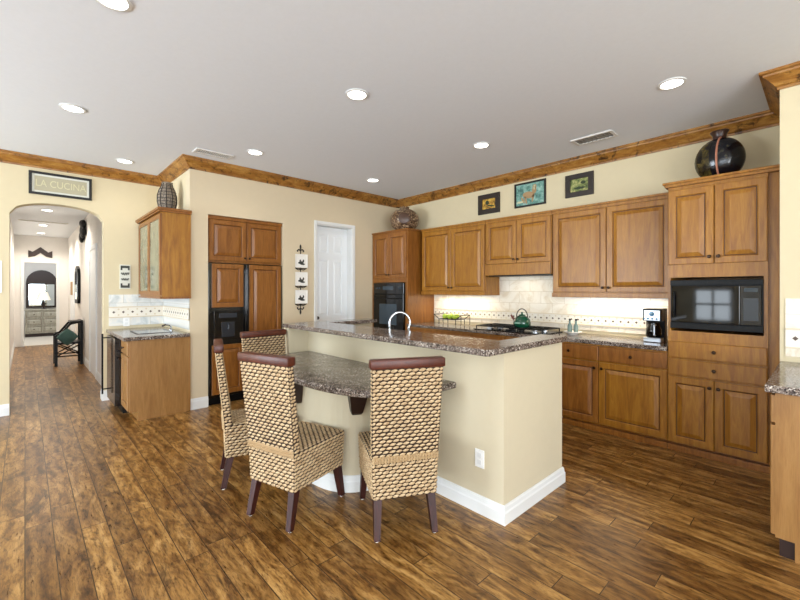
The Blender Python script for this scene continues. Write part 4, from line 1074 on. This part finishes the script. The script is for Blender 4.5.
# mirror, sconce and picture on the hallway's right wall
t_ = empty('hall_mirror', (HX1, 10.2, 1.0), 'tall black framed mirror on the right hallway wall', 'mirror')
m = MB()
prof = [(10.55, 1.22), (10.6, 1.14), (11.2, 1.14), (11.25, 1.22), (11.25, 1.76), (11.15, 1.86), (10.9, 1.93), (10.65, 1.86), (10.55, 1.76)]
m.loft([[(HX1-.001, y, z) for y, z in prof], [(HX1-.05, y, z) for y, z in prof], [(HX1-.05, 10.9+(y-10.9)*.72, 1.52+(z-1.52)*.82) for y, z in prof]], cap1=True); m.build('frame', BLACKM, t_)
m = MB(); m.prism([(HX1-.051, 10.9+(y-10.9)*.66, 1.52+(z-1.52)*.78) for y, z in prof], (-.003, 0, 0)); m.build('glass', MIRROR, t_)
m = MB()
for (yy, zz, a, b) in ((8.9, 2.12, .13, .15), (8.75, 2.23, .09, .09), (9.05, 2.02, .10, .12), (8.98, 2.27, .07, .07), (8.7, 2.08, .06, .08)): m.ball((HX1-.045, yy+.75, zz+.42), .044, a*1.1, b*.95)
tag(m.build('wall_carving', BLACKM, smooth=True), 'dark carved ornament high on the right hallway wall', 'wall decoration')
m = MB(); m.box(HX1-.02, HX1-.001, 12.35, 12.8, 1.3, 1.62, .003); tag(m.build('hall_picture', BRN), 'small tan picture far along the right hallway wall', 'picture')
m = MB(); zc = 2.36; yb = HY-.03
m.prism([(.06, yb, zc-.11), (.06, yb, zc+.07), (.14, yb, zc+.03), (.29, yb, zc+.16), (.44, yb, zc+.03), (.52, yb, zc+.07), (.52, yb, zc-.11), (.40, yb, zc-.08), (.29, yb, zc+.01), (.18, yb, zc-.08)], (0, .028, 0))
tag(m.build('door_ornament', DARKW), 'dark zigzag wooden ornament above the hallway end doorway', 'wall decoration')
# bedroom beyond
t_ = empty('dresser', (.37, 16.6, 0), 'pale weathered dresser in the room beyond the hallway', 'dresser')
m = MB(); m.box(0.0, .78, 16.35, 16.8, .10, .80); m.box(-.02, .80, 16.33, 16.8, .80, .83, .004); m.build('body', GREY_DR, t_)
m = MB(); m.box(0.0, .78, 16.37, 16.8, .004, .10); m.build('plinth', DARKW, t_)
for k in range(3):
    for j in range(2): door('drawer', t_, '-y', 16.35, .01+j*.385, .39+j*.385, .12+k*.225, .335+k*.225, raised=True, fr=.02, mat=GREY_DR, knob=(.2+j*.385, .23+k*.225))
t_ = empty('arched_mirror', (.37, 17.08, .9), 'arched dark wood mirror above the pale dresser', 'mirror')
m = MB()
ap = [(.02, .86), (.76, .86)]+[(.39+.37*math.cos(R(a)), 1.65+.40*math.sin(R(a))) for a in range(0, 181, 15)]
m.loft([[(x, 17.09, z) for x, z in ap], [(x, 17.03, z) for x, z in ap], [(.39+(x-.39)*.85, 17.03, 1.35+(z-1.35)*.88) for x, z in ap]]); m.build('frame', DARKW, t_)
m = MB(); m.box(.09, .69, 17.02, 17.029, .92, 1.60); m.build('glass', MIRROR, t_)
t_ = empty('table_lamp', (.42, 16.55, .83), 'cream shaded table lamp standing on the pale dresser', 'lamp')
m = MB(); m.lathe((.42, 16.55, .831), [(.07, 0), (.07, .012), (.02, .03), (.035, .10), (.03, .18), (.012, .24), (.012, .30)], 18); m.build('base', DARKW, t_, True)
m = MB(); m.lathe((.42, 16.55, 1.11), [(.17, 0), (.09, .24)], 24); m.build('shade', SHADE, t_, True)
